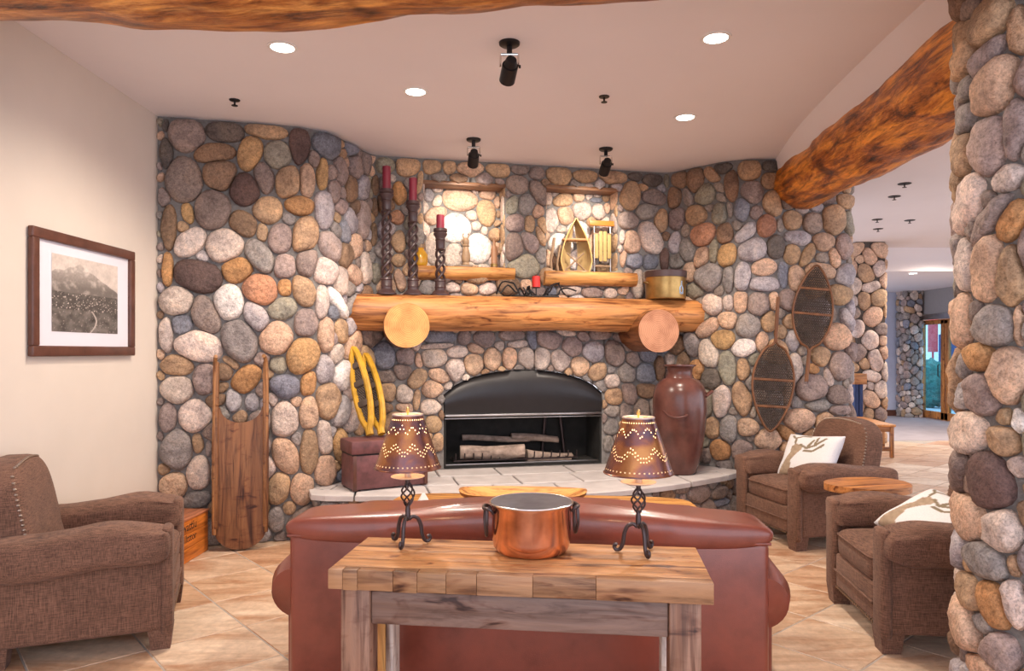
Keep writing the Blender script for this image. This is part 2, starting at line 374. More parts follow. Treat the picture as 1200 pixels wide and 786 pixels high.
def wall_mesh(path, s0, s1, zt, holes, step=0.06):
    mb = MB(); br = set([s0, s1]); s = s0
    while s < s1: br.add(round(s, 4)); s += step
    for a, b, _, _ in holes:
        if a > s0 - 1e-3 and b < s1 + 1e-3:
            br |= {a, b}; br |= set(np.linspace(a, b, 17)[1:-1].tolist())
    br = sorted(br)
    def quad(sa, sb, z0a, z1a, z0b, z1b, d=0.0):
        (xa, ya), (xb, yb) = path.at(sa, d), path.at(sb, d)
        mb.add([(xa, ya, z0a), (xb, yb, z0b), (xb, yb, z1b), (xa, ya, z1a)], [(0, 1, 2, 3)])
    for sa, sb in zip(br[:-1], br[1:]):
        if sb - sa < 1e-5: continue
        m = (sa + sb) / 2; cur = [(0.0, 0.0)]; spans = []
        hs = sorted([h for h in holes if h[0] < m < h[1]], key=lambda h: h[2])
        for h in hs:
            spans.append((cur[-1], (h[2], h[2]))); cur.append((h[3](sa), h[3](sb)))
        spans.append((cur[-1], (zt, zt)))
        for (za, zb), (ta, tb) in spans: quad(sa, sb, za, ta, zb, tb)
    for k, (a, b, z0, ztf) in enumerate(holes):
        if a < s0 or b > s1: continue
        D = FIRE_D if k == 2 and len(holes) == 3 else NICHE_D
        ss = np.linspace(a, b, 17)
        for sa, sb in zip(ss[:-1], ss[1:]):
            for q0, q1 in ((z0, z0), (ztf(sa), ztf(sb))):
                p = [path.at(sa), path.at(sb), path.at(sb, -D), path.at(sa, -D)]
                zz = [q0, q1, q1, q0]
                mb.add([(x, y, z) for (x, y), z in zip(p, zz)], [(0, 1, 2, 3)])
            quad(sa, sb, z0, ztf(sa), z0, ztf(sb), -D)
        for s_ in (a, b):
            p, q = path.at(s_), path.at(s_, -D)
            mb.add([(*p, z0), (*q, z0), (*q, ztf(s_)), (*p, ztf(s_))], [(0, 1, 2, 3)])
    return mb
# ---- stones read off the photograph: x y width height angle colour (pixels; angle clockwise)
LEFT = """218 159 42 36 0 n;194 148 8 14 0 d;195 180 15 37 0 d;264 154 41 24 0 d;311 154 44 17 3 t;251 180 44 22 -5 b;294 180 25 40 15 y;215 212 42 50 -10 n;258 205 36 36 0 b;287 222 34 36 -20 p;309 208 22 36 -20 n;326 182 30 30 0 e;249 246 39 44 0 n;220 250 13 24 -10 y;198 267 19 52 0 b;314 247 33 29 0 t;286 263 33 27 20 b;223 284 39 28 -28 w;263 287 44 36 -20 w;307 272 13 20 -10 t;305 300 40 26 52 g;329 279 28 34 20 m;278 317 34 28 -15 o;233 324 56 36 10 p;196 315 14 38 0 o;208 353 42 34 0 w;240 369 46 30 60 n;269 354 34 40 0 W;305 340 42 34 25 r;334 337 17 19 0 o;301 371 40 24 55 l;331 361 33 24 -20 e;214 381 25 28 0 G;195 392 17 39 -5 w;232 405 56 36 12 w;281 400 50 38 65 g;324 397 38 40 -20 k;354 417 38 40 10 y;207 428 37 24 5 t;241 444 28 35 0 m;207 456 38 32 0 w;230 487 37 39 0 w;197 489 19 37 0 m;271 425 20 10 35 t;289 444 40 27 -38 o;273 469 18 28 0 l;296 471 15 20 0 l;326 427 20 22 0 e;207 526 37 46 0 g;232 518 13 22 0 t;246 520 9 28 0 g;233 554 26 36 0 w;203 569 30 30 0 k;232 585 32 20 -5 g;251 557 7 28 0 k;351 171 22 39 0 p;382 168 27 35 15 G;409 174 16 18 0 G;359 212 17 38 0 k;338 214 28 37 8 t;377 204 11 38 0 y;350 241 32 23 0 o;398 201 14 32 -5 m;414 195 15 28 0 m;427 190 12 32 0 m;410 221 14 30 5 b;424 221 15 30 0 l;391 226 13 28 0 m;380 246 21 44 0 l;398 241 14 18 0 m;410 259 15 27 -10 l;424 256 15 46 0 m;402 272 11 26 -10 G;357 276 29 43 12 t;334 312 25 26 0 m;359 307 24 34 10 m;386 289 22 34 -20 m;380 317 24 31 0 w;403 299 16 28 5 b;416 288 13 28 0 k;414 322 20 24 -10 k;427 314 13 36 0 w;398 330 13 32 0 w;430 288 8 14 0 k;355 341 24 36 -20 t;377 353 14 38 5 w;394 356 38 12 65 W;358 378 25 31 5 m;391 365 12 18 0 G;381 392 15 38 0 k;399 387 13 28 0 t;413 404 18 38 20 k;393 414 14 22 15 w;402 440 23 34 5 W;380 433 18 32 0 l;361 449 16 30 10 o;333 453 34 27 5 G;320 467 11 18 0 w;333 491 31 42 0 w;361 482 20 37 0 k;384 469 23 41 0 t;399 481 18 38 15 l;410 487 20 38 8 w;407 461 12 16 0 w;380 513 14 36 -5 w;361 529 19 50 0 t;398 522 14 42 -5 y;334 533 30 44 -20 k;381 551 20 34 5 k;354 573 26 34 0 k;326 571 26 38 15 t;339 595 14 15 10 t;323 608 20 30 0 g;399 556 10 14 0 G"""
MID = """451 194 22 16 0 e;478 195 26 22 0 t;506 195 20 18 0 t;527 196 14 16 0 t;551 199 30 17 0 k;583 200 25 17 0 t;609 199 19 11 0 n;629 204 17 14 0 n;655 207 28 20 5 t;686 208 28 14 0 t;717 209 31 14 0 t;744 207 14 10 0 d;764 212 22 14 0 d;781 212 6 16 0 e;738 230 22 34 10 t;766 231 27 17 5 n;757 248 26 16 -12 g;735 258 22 20 0 m;774 260 16 28 8 t;762 279 36 26 65 w;739 284 22 26 0 k;741 306 25 16 -8 G;761 307 18 16 0 G;779 304 11 23 0 p;731 303 9 20 0 k;730 280 8 18 0 w;747 334 15 31 0 w;606 217 26 20 0 n;632 227 34 17 55 n;617 240 19 24 0 g;600 240 14 20 15 e;604 262 22 20 -15 m;630 248 14 16 0 k;620 262 12 20 0 t;635 264 9 24 -10 t;602 290 20 34 5 n;621 284 26 16 50 m;634 276 9 22 -15 t;634 299 12 18 0 g;614 313 34 28 0 e;468 227 18 25 0 o;459 209 9 8 0 w;491 215 8 26 8 t;464 255 18 16 -10 r;467 284 18 24 0 t;466 305 18 15 0 t;468 328 14 24 -10 k;486 328 14 20 0 k;438 277 9 32 0 b;439 217 9 22 0 b;439 243 9 22 0 b;440 320 12 22 0 e;488 242 9 22 0 k;531 338 20 14 0 w;549 338 22 14 0 k;571 338 20 14 0 w;631 341 18 10 0 m;645 341 12 10 0 G;668 341 28 12 0 w;692 343 26 12 0 m;715 343 14 12 0 w;730 340 13 12 0 k;513 394 40 17 0 G;511 405 36 7 -5 w;544 394 14 20 5 m;567 396 23 22 0 m;449 417 27 32 0 G;476 417 22 22 0 m;490 422 9 16 -15 k;508 419 28 20 -5 w;536 412 22 13 -10 w;557 408 18 11 15 k;555 427 21 23 0 k;534 433 21 24 -10 w;471 435 20 18 0 n;453 441 22 16 0 n;489 444 26 18 -50 t;515 441 24 16 25 k;507 455 24 19 5 k;454 459 20 22 0 t;474 462 20 20 0 w;505 477 23 16 0 w;488 468 8 22 5 t;507 497 20 20 0 t;512 518 14 20 0 t;474 478 18 12 0 k;577 421 19 27 0 k;597 420 16 26 0 k;617 419 18 23 0 w;635 420 18 24 0 w;656 422 21 22 0 w;679 429 20 21 0 k;700 436 22 18 -30 t;670 406 21 22 0 m;695 412 24 21 0 l;643 398 28 20 15 m;600 392 26 14 0 m;585 405 10 10 0 w;607 403 23 8 -5 w;623 397 10 22 -5 G;664 390 20 7 10 w;683 394 14 11 15 m;703 392 24 11 0 m;720 414 21 30 -15 n;741 421 14 17 0 n;759 415 19 18 0 G;776 407 13 14 0 G;734 438 18 25 -15 g;757 438 22 25 0 G;773 431 14 26 0 b;717 447 17 18 15 w;719 464 20 21 0 t;737 460 16 28 -10 n;757 457 22 18 10 b;717 481 18 13 0 g;716 500 16 18 0 g;713 519 12 18 0 g;733 483 14 20 0 n;752 480 18 24 0 n"""
RIGHT = """797 211 17 20 0 b;816 210 17 31 0 b;835 205 20 12 50 t;847 196 20 16 0 d;791 231 15 26 5 b;807 231 10 20 -15 g;827 228 22 24 10 e;857 218 16 34 0 b;817 252 22 23 0 t;794 256 19 24 0 m;845 250 20 24 0 e;825 275 25 26 0 r;850 273 18 24 5 b;804 270 8 14 0 t;791 285 14 24 0 l;793 306 18 17 0 g;793 404 20 24 0 b;878 198 24 24 0 t;904 194 19 14 0 d;902 212 18 18 0 t;881 226 25 24 0 m;905 239 20 27 -8 t;870 245 16 27 5 G;886 249 15 13 -30 m;854 247 9 18 0 e;928 258 22 22 10 t;952 261 22 24 5 n;976 257 26 34 -10 t;994 262 13 27 0 e;992 236 18 16 -15 t;898 264 21 25 0 r;914 264 8 14 0 t;874 273 28 16 -45 l;881 293 30 26 -10 l;909 289 19 26 0 d;934 279 28 16 5 l;928 298 18 24 0 t;895 313 26 18 0 k;895 333 34 15 3 l;870 325 17 33 5 l;853 327 13 29 3 g;831 324 31 31 0 g;852 299 20 27 10 y;837 294 9 29 3 e;823 302 15 24 15 k;806 294 15 26 -10 g;809 318 12 22 0 k;815 341 18 17 0 e;917 322 10 28 0 G;933 327 18 32 -5 k;946 298 32 12 -60 t;964 284 25 20 10 k;989 289 16 30 0 m;978 303 12 26 -15 k;963 302 14 11 0 n;962 318 36 18 10 k;990 323 19 27 0 l;984 345 26 24 25 t;994 364 11 28 0 l;923 352 22 24 0 m;906 353 12 20 0 k;836 357 23 22 0 w;853 355 13 16 0 w;868 353 16 24 0 k;889 357 26 26 0 m;853 375 23 18 10 k;829 384 29 17 -35 k;876 381 28 26 0 g;847 398 26 21 0 y;872 408 27 20 0 W;901 376 18 24 0 t;893 401 14 22 0 k;925 377 16 17 0 t;928 399 17 24 0 l;939 410 10 12 0 t;812 403 16 28 -15 g;831 414 20 32 -15 w;853 431 20 36 -5 e;871 433 16 26 0 t;931 431 17 34 0 w;883 421 14 16 0 e;817 434 16 22 0 o;833 444 22 24 0 d;879 450 14 18 0 g;846 470 20 35 0 w;870 467 21 40 -8 t;829 472 12 32 0 e;834 501 18 24 0 t;854 502 20 30 5 g;876 500 25 20 0 k;884 483 12 14 0 m;893 485 18 26 -20 g;900 515 30 24 0 k;935 492 36 28 0 k;921 507 22 16 40 o;844 527 23 23 0 o;870 528 24 22 0 m;879 514 9 6 0 w;826 516 10 20 0 e;827 532 12 18 0 n;981 394 32 30 0 k;992 376 12 30 -10 l;984 429 26 32 0 m;960 418 22 22 25 t;971 441 10 20 -12 w;952 433 14 16 0 o;950 454 34 36 0 m;958 474 28 16 8 g;982 463 26 22 0 n;983 481 26 13 0 m;922 464 12 34 8 k;975 369 8 16 0 t"""
PIL = """1141 8 24 22 -30 n;1165 26 43 50 0 t;1197 36 24 54 0 t;1131 40 16 30 10 t;1136 69 24 42 15 t;1163 65 24 50 35 m;1170 102 42 66 25 k;1136 104 22 26 20 g;1135 139 30 30 15 g;1161 170 38 66 -5 m;1195 150 26 72 5 m;1134 182 22 46 0 t;1184 209 36 30 -10 w;1137 240 36 62 15 w;1164 258 62 20 -55 m;1188 260 30 48 25 o;1135 311 24 58 0 w;1160 312 32 76 5 k;1190 324 28 72 0 t;1133 375 30 64 0 k;1170 382 44 46 0 g;1197 378 14 50 0 k;1152 419 30 30 0 o;1130 444 20 70 0 t;1156 462 34 46 -15 m;1185 440 44 66 0 k;1138 507 45 48 0 w;1181 515 38 40 0 t;1180 492 18 26 0 t;1196 497 16 34 0 W;1127 557 22 40 0 t;1163 563 46 68 -5 p;1137 606 48 52 0 k;1179 621 42 52 0 w;1127 664 18 64 0 w;1159 656 46 40 20 g;1140 693 24 42 -15 t;1168 709 34 52 -10 o;1190 663 16 28 0 t;1194 706 28 56 -10 w;1135 730 36 60 -20 k;1177 763 40 44 0 m;1121 772 20 36 0 k;1151 781 34 26 0 k"""
def parse(txt): return [(float(a), float(b), float(c), float(d), float(e), f) for a, b, c, d, e, f in (q.split() for q in txt.split(';'))]
def seeds_from_px(path, rows, lo=None, hi=None, maxd=0.012, yoff=0.0):
    out = []
    for cx, cy, w, h, ang, c in rows:
        s = path.S(cx, lo, hi); y = float(np.interp(s, path.s, path.y)) + yoff
        du = max(path.S(cx + 3, lo, hi) - path.S(cx - 3, lo, hi), 1e-4) / 6.0; du = min(du, maxd); dv = y / F
        z = EYE + (CV - cy) * dv; t = math.radians(ang)
        A = np.array([w / 2 * math.cos(t) * du, -w / 2 * math.sin(t) * dv]); B = np.array([-h / 2 * math.sin(t) * du, -h / 2 * math.cos(t) * dv])
        out.append((s, z, np.array([A, B]).T, SC[c]))
    return out
def fill(seeds, smin, smax, zmin, zmax, rmin, rmax, blocked, pal, res=0.02, grid_rmax=None, rng=random):
    gs = np.arange(smin, smax + 1e-6, res); gz = np.arange(zmin, zmax + 1e-6, res)
    S_, Z_ = np.meshgrid(gs, gz, indexing='ij'); D = np.full(S_.shape, 9.0)
    D = np.minimum(D, np.minimum(np.minimum(S_ - smin, smax - S_), np.minimum(Z_ - zmin, zmax - Z_)) + 0.05)
    for i in range(len(gs)):
        for j in range(len(gz)):
            if blocked and blocked(gs[i], gz[j]): D[i, j] = -1
    def upd(s, z, Mt):
        R = math.sqrt(abs(np.linalg.det(Mt))); ext = 4 * max(np.linalg.norm(Mt[:, 0]), np.linalg.norm(Mt[:, 1])) + 2 * rmax
        i0, i1 = np.searchsorted(gs, [s - ext, s + ext]); j0, j1 = np.searchsorted(gz, [z - ext, z + ext])
        if i1 <= i0 or j1 <= j0: return
        q = np.linalg.inv(Mt); ds, dz = S_[i0:i1, j0:j1] - s, Z_[i0:i1, j0:j1] - z
        rho = np.hypot(q[0, 0] * ds + q[0, 1] * dz, q[1, 0] * ds + q[1, 1] * dz)
        D[i0:i1, j0:j1] = np.minimum(D[i0:i1, j0:j1], (rho - 1) * R)
    for s, z, Mt, c in seeds: upd(s, z, Mt)
    out = list(seeds)
    for _ in range(900):
        k = int(np.argmax(D)); i, j = divmod(k, D.shape[1]); d = D[i, j]
        if d < rmin: break
        r = min(d, rmax * rng.uniform(0.75, 1.0)); ar = rng.uniform(1.0, 1.3); t = rng.uniform(0, PI)
        if d > rmax: pass
        Mt = np.array([[math.cos(t) * r * ar, -math.sin(t) * r / ar], [math.sin(t) * r * ar, math.cos(t) * r / ar]])
        s, z = gs[i], gz[j]; out.append((s, z, Mt, SC[rng.choice(pal)])); upd(s, z, Mt)
    return out
def stone_shapes(seeds, blocked, lims, gap=0.0075, grow=1.20, K=20, rng=random):
    C = np.array([[q[0], q[1]] for q in seeds]); INV = [np.linalg.inv(q[2]) for q in seeds]; R = [math.sqrt(abs(np.linalg.det(q[2]))) for q in seeds]
    MX = [max(np.linalg.norm(q[2][:, 0]), np.linalg.norm(q[2][:, 1])) for q in seeds]; MX = np.array(MX); res = []
    for i, (s, z, Mt, c) in enumerate(seeds):
        dist = np.hypot(C[:, 0] - s, C[:, 1] - z); nb = [j for j in np.where(dist < 1.3 * (MX + MX[i]) + 0.05)[0] if j != i]
        ph = [rng.uniform(0, 2 * PI) for _ in range(3)]; am = [rng.uniform(0.0, 0.07), rng.uniform(0, 0.075), rng.uniform(0, 0.035)]
        ex = rng.uniform(2.1, 3.3); pts = []
        off = rng.uniform(0, 0.3)
        for k in range(K):
            th = 2 * PI * k / K + off; ct, st = math.cos(th), math.sin(th)
            rr = (abs(ct) ** ex + abs(st) ** ex) ** (-1 / ex) * (1 + am[0] * math.sin(2 * th + ph[0]) + am[1] * math.sin(3 * th + ph[1]) + am[2] * math.sin(5 * th + ph[2])) * grow * (0.95 if ex > 2.6 else 1.0)
            dv = Mt @ np.array([ct, st])
            lo, hi = 0.25, rr
            def ok(t):
                p0, p1 = s + dv[0] * t, z + dv[1] * t
                if not (lims[0] <= p0 <= lims[1] and lims[2] <= p1 <= lims[3]): return False
                if blocked and blocked(p0, p1): return False
                me_ = (t - 1) * R[i] if True else 0
                for j in nb:
                    q = INV[j] @ np.array([p0 - C[j, 0], p1 - C[j, 1]])
                    if (math.hypot(q[0], q[1]) - 1) * R[j] - gap < me_ + 0.0: return False
                return True
            if not ok(hi):
                for _ in range(7):
                    m = (lo + hi) / 2
                    if ok(m): lo = m
                    else: hi = m
                hi = lo
            pts.append(hi)
        pts = np.array(pts); pts = 0.5 * pts + 0.25 * (np.roll(pts, 1) + np.roll(pts, -1))
        res.append((s, z, Mt, c, pts, off, R[i]))
    return res
def build_stones(shapes, place, parent, name='stone', keep=None, depth=0.62, dmax=0.075, mat='stone', K=20, rank=None, most=290):
    rings = [(1.0, -0.10), (0.995, 0.26), (0.94, 0.60), (0.80, 0.85), (0.55, 0.97), (0.27, 1.0)]
    shapes = [q for q in shapes if not keep or keep(q[0], q[1])]
    shapes.sort(key=rank or (lambda q: -q[6])); mass = MB()
    for idx, (s, z, Mt, c, rr, off, R) in enumerate(shapes):
        D = min(depth * R, dmax) * random.uniform(0.75, 1.1); tx, tz = random.uniform(-.18, .18), random.uniform(-.18, .18)
        sd = Vector((random.uniform(0, 99), random.uniform(0, 99), random.uniform(0, 99)))
        vs = []
        for sc, d in rings:
            for k in range(K):
                th = 2 * PI * k / K + off; e = np.array([math.cos(th), math.sin(th)])
                p = Mt @ (e * rr[k] * sc); hgt = D * d
                if d > 0.1:
                    nz = noise.noise(Vector((p[0] / R * 1.3, p[1] / R * 1.3, d)) + sd)
                    hgt += D * (0.24 * nz + 0.13 * noise.noise(Vector((p[0] / R * 3.1, p[1] / R * 3.1, d * 2)) + sd) * min(1, d * 1.4) + (tx * p[0] + tz * p[1]) / R * min(1.0, d))
                vs.append(place(s + p[0], z + p[1], hgt))
        vs.append(place(s, z, D * 1.0))
        m = len(rings); fs = []
        for i in range(m - 1):
            for k in range(K): fs.append((i * K + k, i * K + (k + 1) % K, (i + 1) * K + (k + 1) % K, (i + 1) * K + k))
        top = m * K
        for k in range(K): fs.append(((m - 1) * K + k, (m - 1) * K + (k + 1) % K, top))
        if idx >= most: mass.add(vs, fs); continue
        me = bpy.data.meshes.new(name); me.from_pydata(vs, [], fs); me.materials.append(M[mat])
        me.polygons.foreach_set('use_smooth', [True] * len(me.polygons))
        o = bpy.data.objects.new(name, me); link(o, parent)
        v = random.uniform(0.9, 1.1); o.color = (c[0] * v * random.uniform(.97, 1.03), c[1] * v, c[2] * v * random.uniform(.97, 1.03), 1)
    if mass.v: mass.build('small_stones', M[mat], parent, color=(.36, .30, .255), ang=180)['kind'] = 'stuff'
# floor
fl = struct(MB().box((3.5, 6.0, -0.06), (13.5, 15.0, 0.114)).build('floor', M['grout']))
hf = struct(MB().box((6.0, 14.6, -0.005), (9.0, 5.0, 0.012)).build('floor_hall', M['hallfloor']))
def in_view(x, y):
    if y < 0.6: return False
    u = CU + F * x / y; v = CV + F * EYE / y
    return -90 < u < 1290 and v < 900
ct, st_ = math.cos(TROT), math.sin(TROT); cand = []
for i in range(-20, 45):
    for j in range(-20, 45):
        a, b = (i + 0.5) * TILE, (j + 0.5) * TILE
        x, y = ct * a - st_ * b, st_ * a + ct * b
        if -2.95 < x < 9.6 and 0.2 < y < 12.0 and (x < 3.4 or y > 0.5): cand.append((y if in_view(x, y) else y + 50, x, y, i, j))
cand.sort()
tile_me = {}
def tile_geo(mb, i, j):
    g = 0.0035; b = 0.004; h = TILE / 2 - g
    a0, b0 = (i + 0.5) * TILE, (j + 0.5) * TILE
    ring = lambda r, z: [(ct * (a0 + p * r) - st_ * (b0 + q * r), st_ * (a0 + p * r) + ct * (b0 + q * r), z) for p, q in ((-1, -1), (1, -1), (1, 1), (-1, 1))]
    mb.add(ring(h, -0.012) + ring(h, -b) + ring(h - b, 0.0), [(0, 1, 5, 4), (1, 2, 6, 5), (2, 3, 7, 6), (3, 0, 4, 7), (4, 5, 9, 8), (5, 6, 10, 9), (6, 7, 11, 10), (7, 4, 8, 11), (8, 9, 10, 11)])
# visible patches: left of the sofa, right of it, the hall
def patch(x, y):
    if not in_view(x, y): return False
    if x > 3.3: return y > 3.2
    return y < 6.8
near = [c for c in cand if patch(c[1], c[2])]
for c in near[:290]:
    mb = MB(); tile_geo(mb, c[3], c[4]); mb.build('tile', M['tile'], fl, smooth=False)
rest = MB()
for c in near[290:] + [c for c in cand if not patch(c[1], c[2]) and c[2] < 9]: tile_geo(rest, c[3], c[4])
ro = rest.build('far_tiles', M['tile'], fl, smooth=False); ro['kind'] = 'stuff'
# ceiling, plain walls
struct(MB().box((3.5, 5.6, CEIL + 0.1), (13.0, 13.6, 0.2)).build('ceiling', M['ceil']))
struct(MB().box((7.5, 14.9, 2.89 + 0.25), (7.0, 5.0, 0.5)).build('ceiling_soffit', M['ceil']))
struct(MB().box((7.5, 12.39, 2.985), (7.0, 0.03, 0.19)).build('trim_1', M['ceil']))
struct(MB().box((-2.81, 2.1, 1.65), (0.2, 6.8, 3.3)).build('wall_left', M['plaster']))
struct(MB().box((6.98, 16.9, 1.6), (4.84, 0.2, 3.2)).build('wall_hall_end', M['blue']))
struct(MB().box((7.4, 16.78, 0.07), (3.4, 0.03, 0.14)).build('baseboard_hall', M['frame'], color=(.2, .08, .04)))
# header over the right log, drywall
hp = Path([(2.08, 2.6), (2.10, 3.67), (2.12, 4.12), (2.18, 4.925), (2.27, 5.77), (2.46, 6.70)], [.2, .2, .3, .4])
xlog = lambda y: 2.46 + .23 * (y - 3.16) / 3.52
hm = MB(); q = [hp.at(s) for s in np.linspace(0, hp.L, 40)]
for (xa, ya), (xb, yb) in zip(q[:-1], q[1:]):
    e = 2.62
    ba, bb_ = xlog(ya) - .20, xlog(yb) - .20
    vs = [(ba, ya, 3.12), (bb_, yb, 3.12), (xb, yb, 3.32), (xa, ya, 3.32), (e + .1, ya, 3.12), (e + .1, yb, 3.12), (e + (xb - 2.1) * .5, yb, 3.32), (e + (xa - 2.1) * .5, ya, 3.32)]
    hm.add(vs, [(0, 1, 2, 3), (0, 4, 5, 1), (5, 4, 7, 6)])
struct(hm.build('trim_2', M['ceil']))
# ---- stone walls
pal = 'gmwtntkbnemglt'
rows = parse(LEFT) + parse(MID) + parse(RIGHT)
seeds = seeds_from_px(W, rows, 0.0, SVIS + 0.02)
seeds = fill(seeds, 0.0, W.L, 0.02, 3.27, 0.040, 0.15, lambda s, z: in_hole(s, z, 0.0), pal)
lims = (0.012, W.L, 0.0, 3.285)
hs0, hs1 = W.S(384), W.S(846)
hid = lambda s, z: in_hole(s, z, 0.004) or (z < 0.405 and hs0 < s < hs1)
seeds = [q for q in seeds if not (q[1] < 0.43 and hs0 < q[0] < hs1)]
shapes = stone_shapes(seeds, hid, lims)
def place_w(s, z, d):
    x, y = W.at(s, d); return (float(x), float(y), float(z))
for nm, a, b, hs in (('wall_back_left', 0.0, sC, []), ('wall_back', sC, sD, HOLES), ('wall_back_right', sD, W.L, [])):
    wo = struct(wall_mesh(W, a, b, CEIL, hs).build(nm, M['mortar']))
    build_stones(shapes, place_w, wo, keep=lambda s, z: a <= s < b, rank=lambda q: -q[6] + (9 if q[0] > SVIS else 0) + (.5 if (nm == 'wall_back' and 1.72 < q[1] < 1.96) else 0), most=262 if nm == 'wall_back' else 290)
    if nm == 'wall_back': wall_mid = wo
# stones at the back of the two niches
NB1 = """505 222 13 16 0 l;543 228 42 28 5 k;575 244 24 34 0 t;514 248 28 22 -20 k;577 221 20 18 0 k;535 262 44 34 0 W;512 288 24 40 0 w;565 288 34 36 0 W;536 298 22 30 0 w"""
NB2 = """667 229 22 16 -10 t;648 226 12 18 0 w;690 242 22 22 0 w;707 229 14 6 0 G;710 244 16 18 0 w;652 254 20 28 0 w;686 268 30 26 0 W;664 284 30 30 0 W;708 280 20 34 0 k;650 300 18 24 0 k;690 303 34 28 0 W"""
for rows_, h in ((NB1, N1), (NB2, N2)):
    sd = seeds_from_px(W, parse(rows_), sC, sD)
    sd = [(s * 1.0, z, Mt * 0.98, c) for s, z, Mt, c in sd if h[0] < s < h[1]]
    zt = h[3](0); sd = fill(sd, h[0], h[1], h[2], zt, 0.035, 0.09, None, 'kwtw')
    sh = stone_shapes(sd, None, (h[0] + .01, h[1] - .01, h[2], zt - .01))
    build_stones(sh, lambda s, z, d: tuple(float(q) for q in (*W.at(s, d - NICHE_D), z)), wall_mid, dmax=0.04)
    (xa_, ya_), (xb_, yb_) = W.at(h[0], -.09), W.at(h[1], -.09)
    MB().rbox((0, 0, 0), (math.hypot(xb_ - xa_, yb_ - ya_) + .01, .20, .035), .006).build('lintel', M['woodx'], wall_mid, color=(.24, .12, .06), loc=((xa_ + xb_) / 2, (ya_ + yb_) / 2, zt - .012), rot=(0, 0, math.atan2(yb_ - ya_, xb_ - xa_)))
    for s_, flip in ((h[0], 1), (h[1], -1)):      # stones wrapping into the side of the niche
        sdr = fill([], .02, NICHE_D - .01, h[2], zt, .05, .10, None, 'kwtnm'); shr = stone_shapes(sdr, None, (.005, NICHE_D - .005, h[2], zt - .005))
        tx_, ty_ = W.at(s_ + .01, 0); bx_, by_ = W.at(s_ - .01, 0); ux, uy = (tx_ - bx_) / .02 * flip, (ty_ - by_) / .02 * flip
        build_stones(shr, lambda q, z, d, s_=s_, ux=ux, uy=uy: (float(W.at(s_, -q)[0] + ux * (d - .006)), float(W.at(s_, -q)[1] + uy * (d - .006)), float(z)), wall_mid, dmax=.022)
# ---- round stone pillar on the right
PC = (2.266, 2.80); PR = 0.42
th = np.linspace(PI * 1.5 - 2.3, PI * 1.5 + 2.3, 60)
class Cyl:
    pass
pp = Path([(PC[0] + PR * math.cos(t), PC[1] + PR * math.sin(t)) for t in np.linspace(PI * 0.5, PI * 2.5, 97)], [0.001] * 95)
kmin = int(np.argmin(np.where((pp.s < pp.L * .6), pp.u, 9e9))); kmax = int(np.argmax(np.where(pp.s > pp.s[kmin], np.where(pp.s < pp.L * .75, pp.u, -9e9), -9e9)))
p_lo, p_hi = pp.s[kmin], pp.s[kmax]
psd = seeds_from_px(pp, parse(PIL), p_lo, p_hi, 0.0060)
psd = fill(psd, 0, pp.L, 0.0, 3.28, 0.034, 0.12, None, pal)
psh = stone_shapes(psd, None, (0, pp.L, 0.0, 3.28))
pmo = struct(MB().lathe([(PR, 0.0), (PR, 3.3)], 64, (PC[0], PC[1], 0)).build('pillar_right', M['mortar']))
build_stones(psh, lambda s, z, d: tuple(float(q) for q in (*pp.at(s, d), z)), pmo, dmax=0.06, depth=0.8, rank=lambda q: -q[6] + (0 if p_lo - .05 < q[0] < p_hi and CU + F * float(pp.at(q[0])[0]) / float(pp.at(q[0])[1]) < 1260 else 9))
# ---- hall pillars
def pillar_box(name, x0, x1, y0, y1, zt, r, pal_, mat):
    pt = Path([(x0, y1), (x0, y0), (x1, y0), (x1, y1)], [0.05, 0.05])
    o = struct(MB().box(((x0 + x1) / 2, (y0 + y1) / 2, zt / 2), (x1 - x0 - .02, y1 - y0 - .02, zt)).build(name, mat))
    sd = fill([], 0, pt.L, 0.0, zt - .02, r * 0.42, r, None, pal_)
    sh = stone_shapes(sd, None, (0, pt.L, 0, zt - .01), 0.01)
    build_stones(sh, lambda s, z, d: tuple(float(q) for q in (*pt.at(s, d - .005), z)), o, dmax=0.05)
dk = m_mortar('dark_mortar', (0.10, 0.085, 0.075))
pillar_box('pillar_hall', 5.64, 6.13, 11.75, 12.25, 3.3, 0.15, 'tkwttknw', dk)
pillar_box('pillar_far', 9.0, 9.36, 16.35, 16.75, 2.95, 0.10, 'gwGmwgt', dk)
# ---- hall doors and the wall they stand in
struct(MB().box((9.5, 15.6, 2.75), (0.2, 2.6, 0.9)).build('wall_hall_right', M['grey']))
struct(MB().box((9.5, 12.0, 1.6), (0.2, 5.6, 3.2)).build('wall_hall_side', M['grey']))
dn = 0
for (y0, y1) in ((15.62, 16.55), (14.70, 15.60)):
    dn += 1; ym = (y0 + y1) / 2
    f = MB()
    for yy in (y0 + .06, y1 - .06): f.rbox((9.45, yy, 1.1), (.08, .12, 2.2), .008)
    f.rbox((9.45, ym, 2.16), (.08, y1 - y0, .10), .008); f.rbox((9.45, ym, .09), (.08, y1 - y0, .16), .008)
    d = struct(f.build('door_%d' % dn, M['woodz'], color=(.42, .17, .045)))
    MB().box((9.45, ym, 1.14), (.012, y1 - y0 - .22, 1.95)).build('pane', M['glass'], d)
    MB().tube([(9.38, y0 + .12, .95), (9.35, y0 + .12, .97), (9.35, y0 + .12, 1.2), (9.38, y0 + .12, 1.22)], .012).build('handle', M['black'], d)
hd = struct(MB().box((9.40, 15.6, 2.28), (.12, 1.7, .12)).build('trim_3', M['steel']))
struct(MB().box((13.0, 17.5, -0.06), (7.0, 14.0, 0.1)).build('ground_outside', M['snow']))
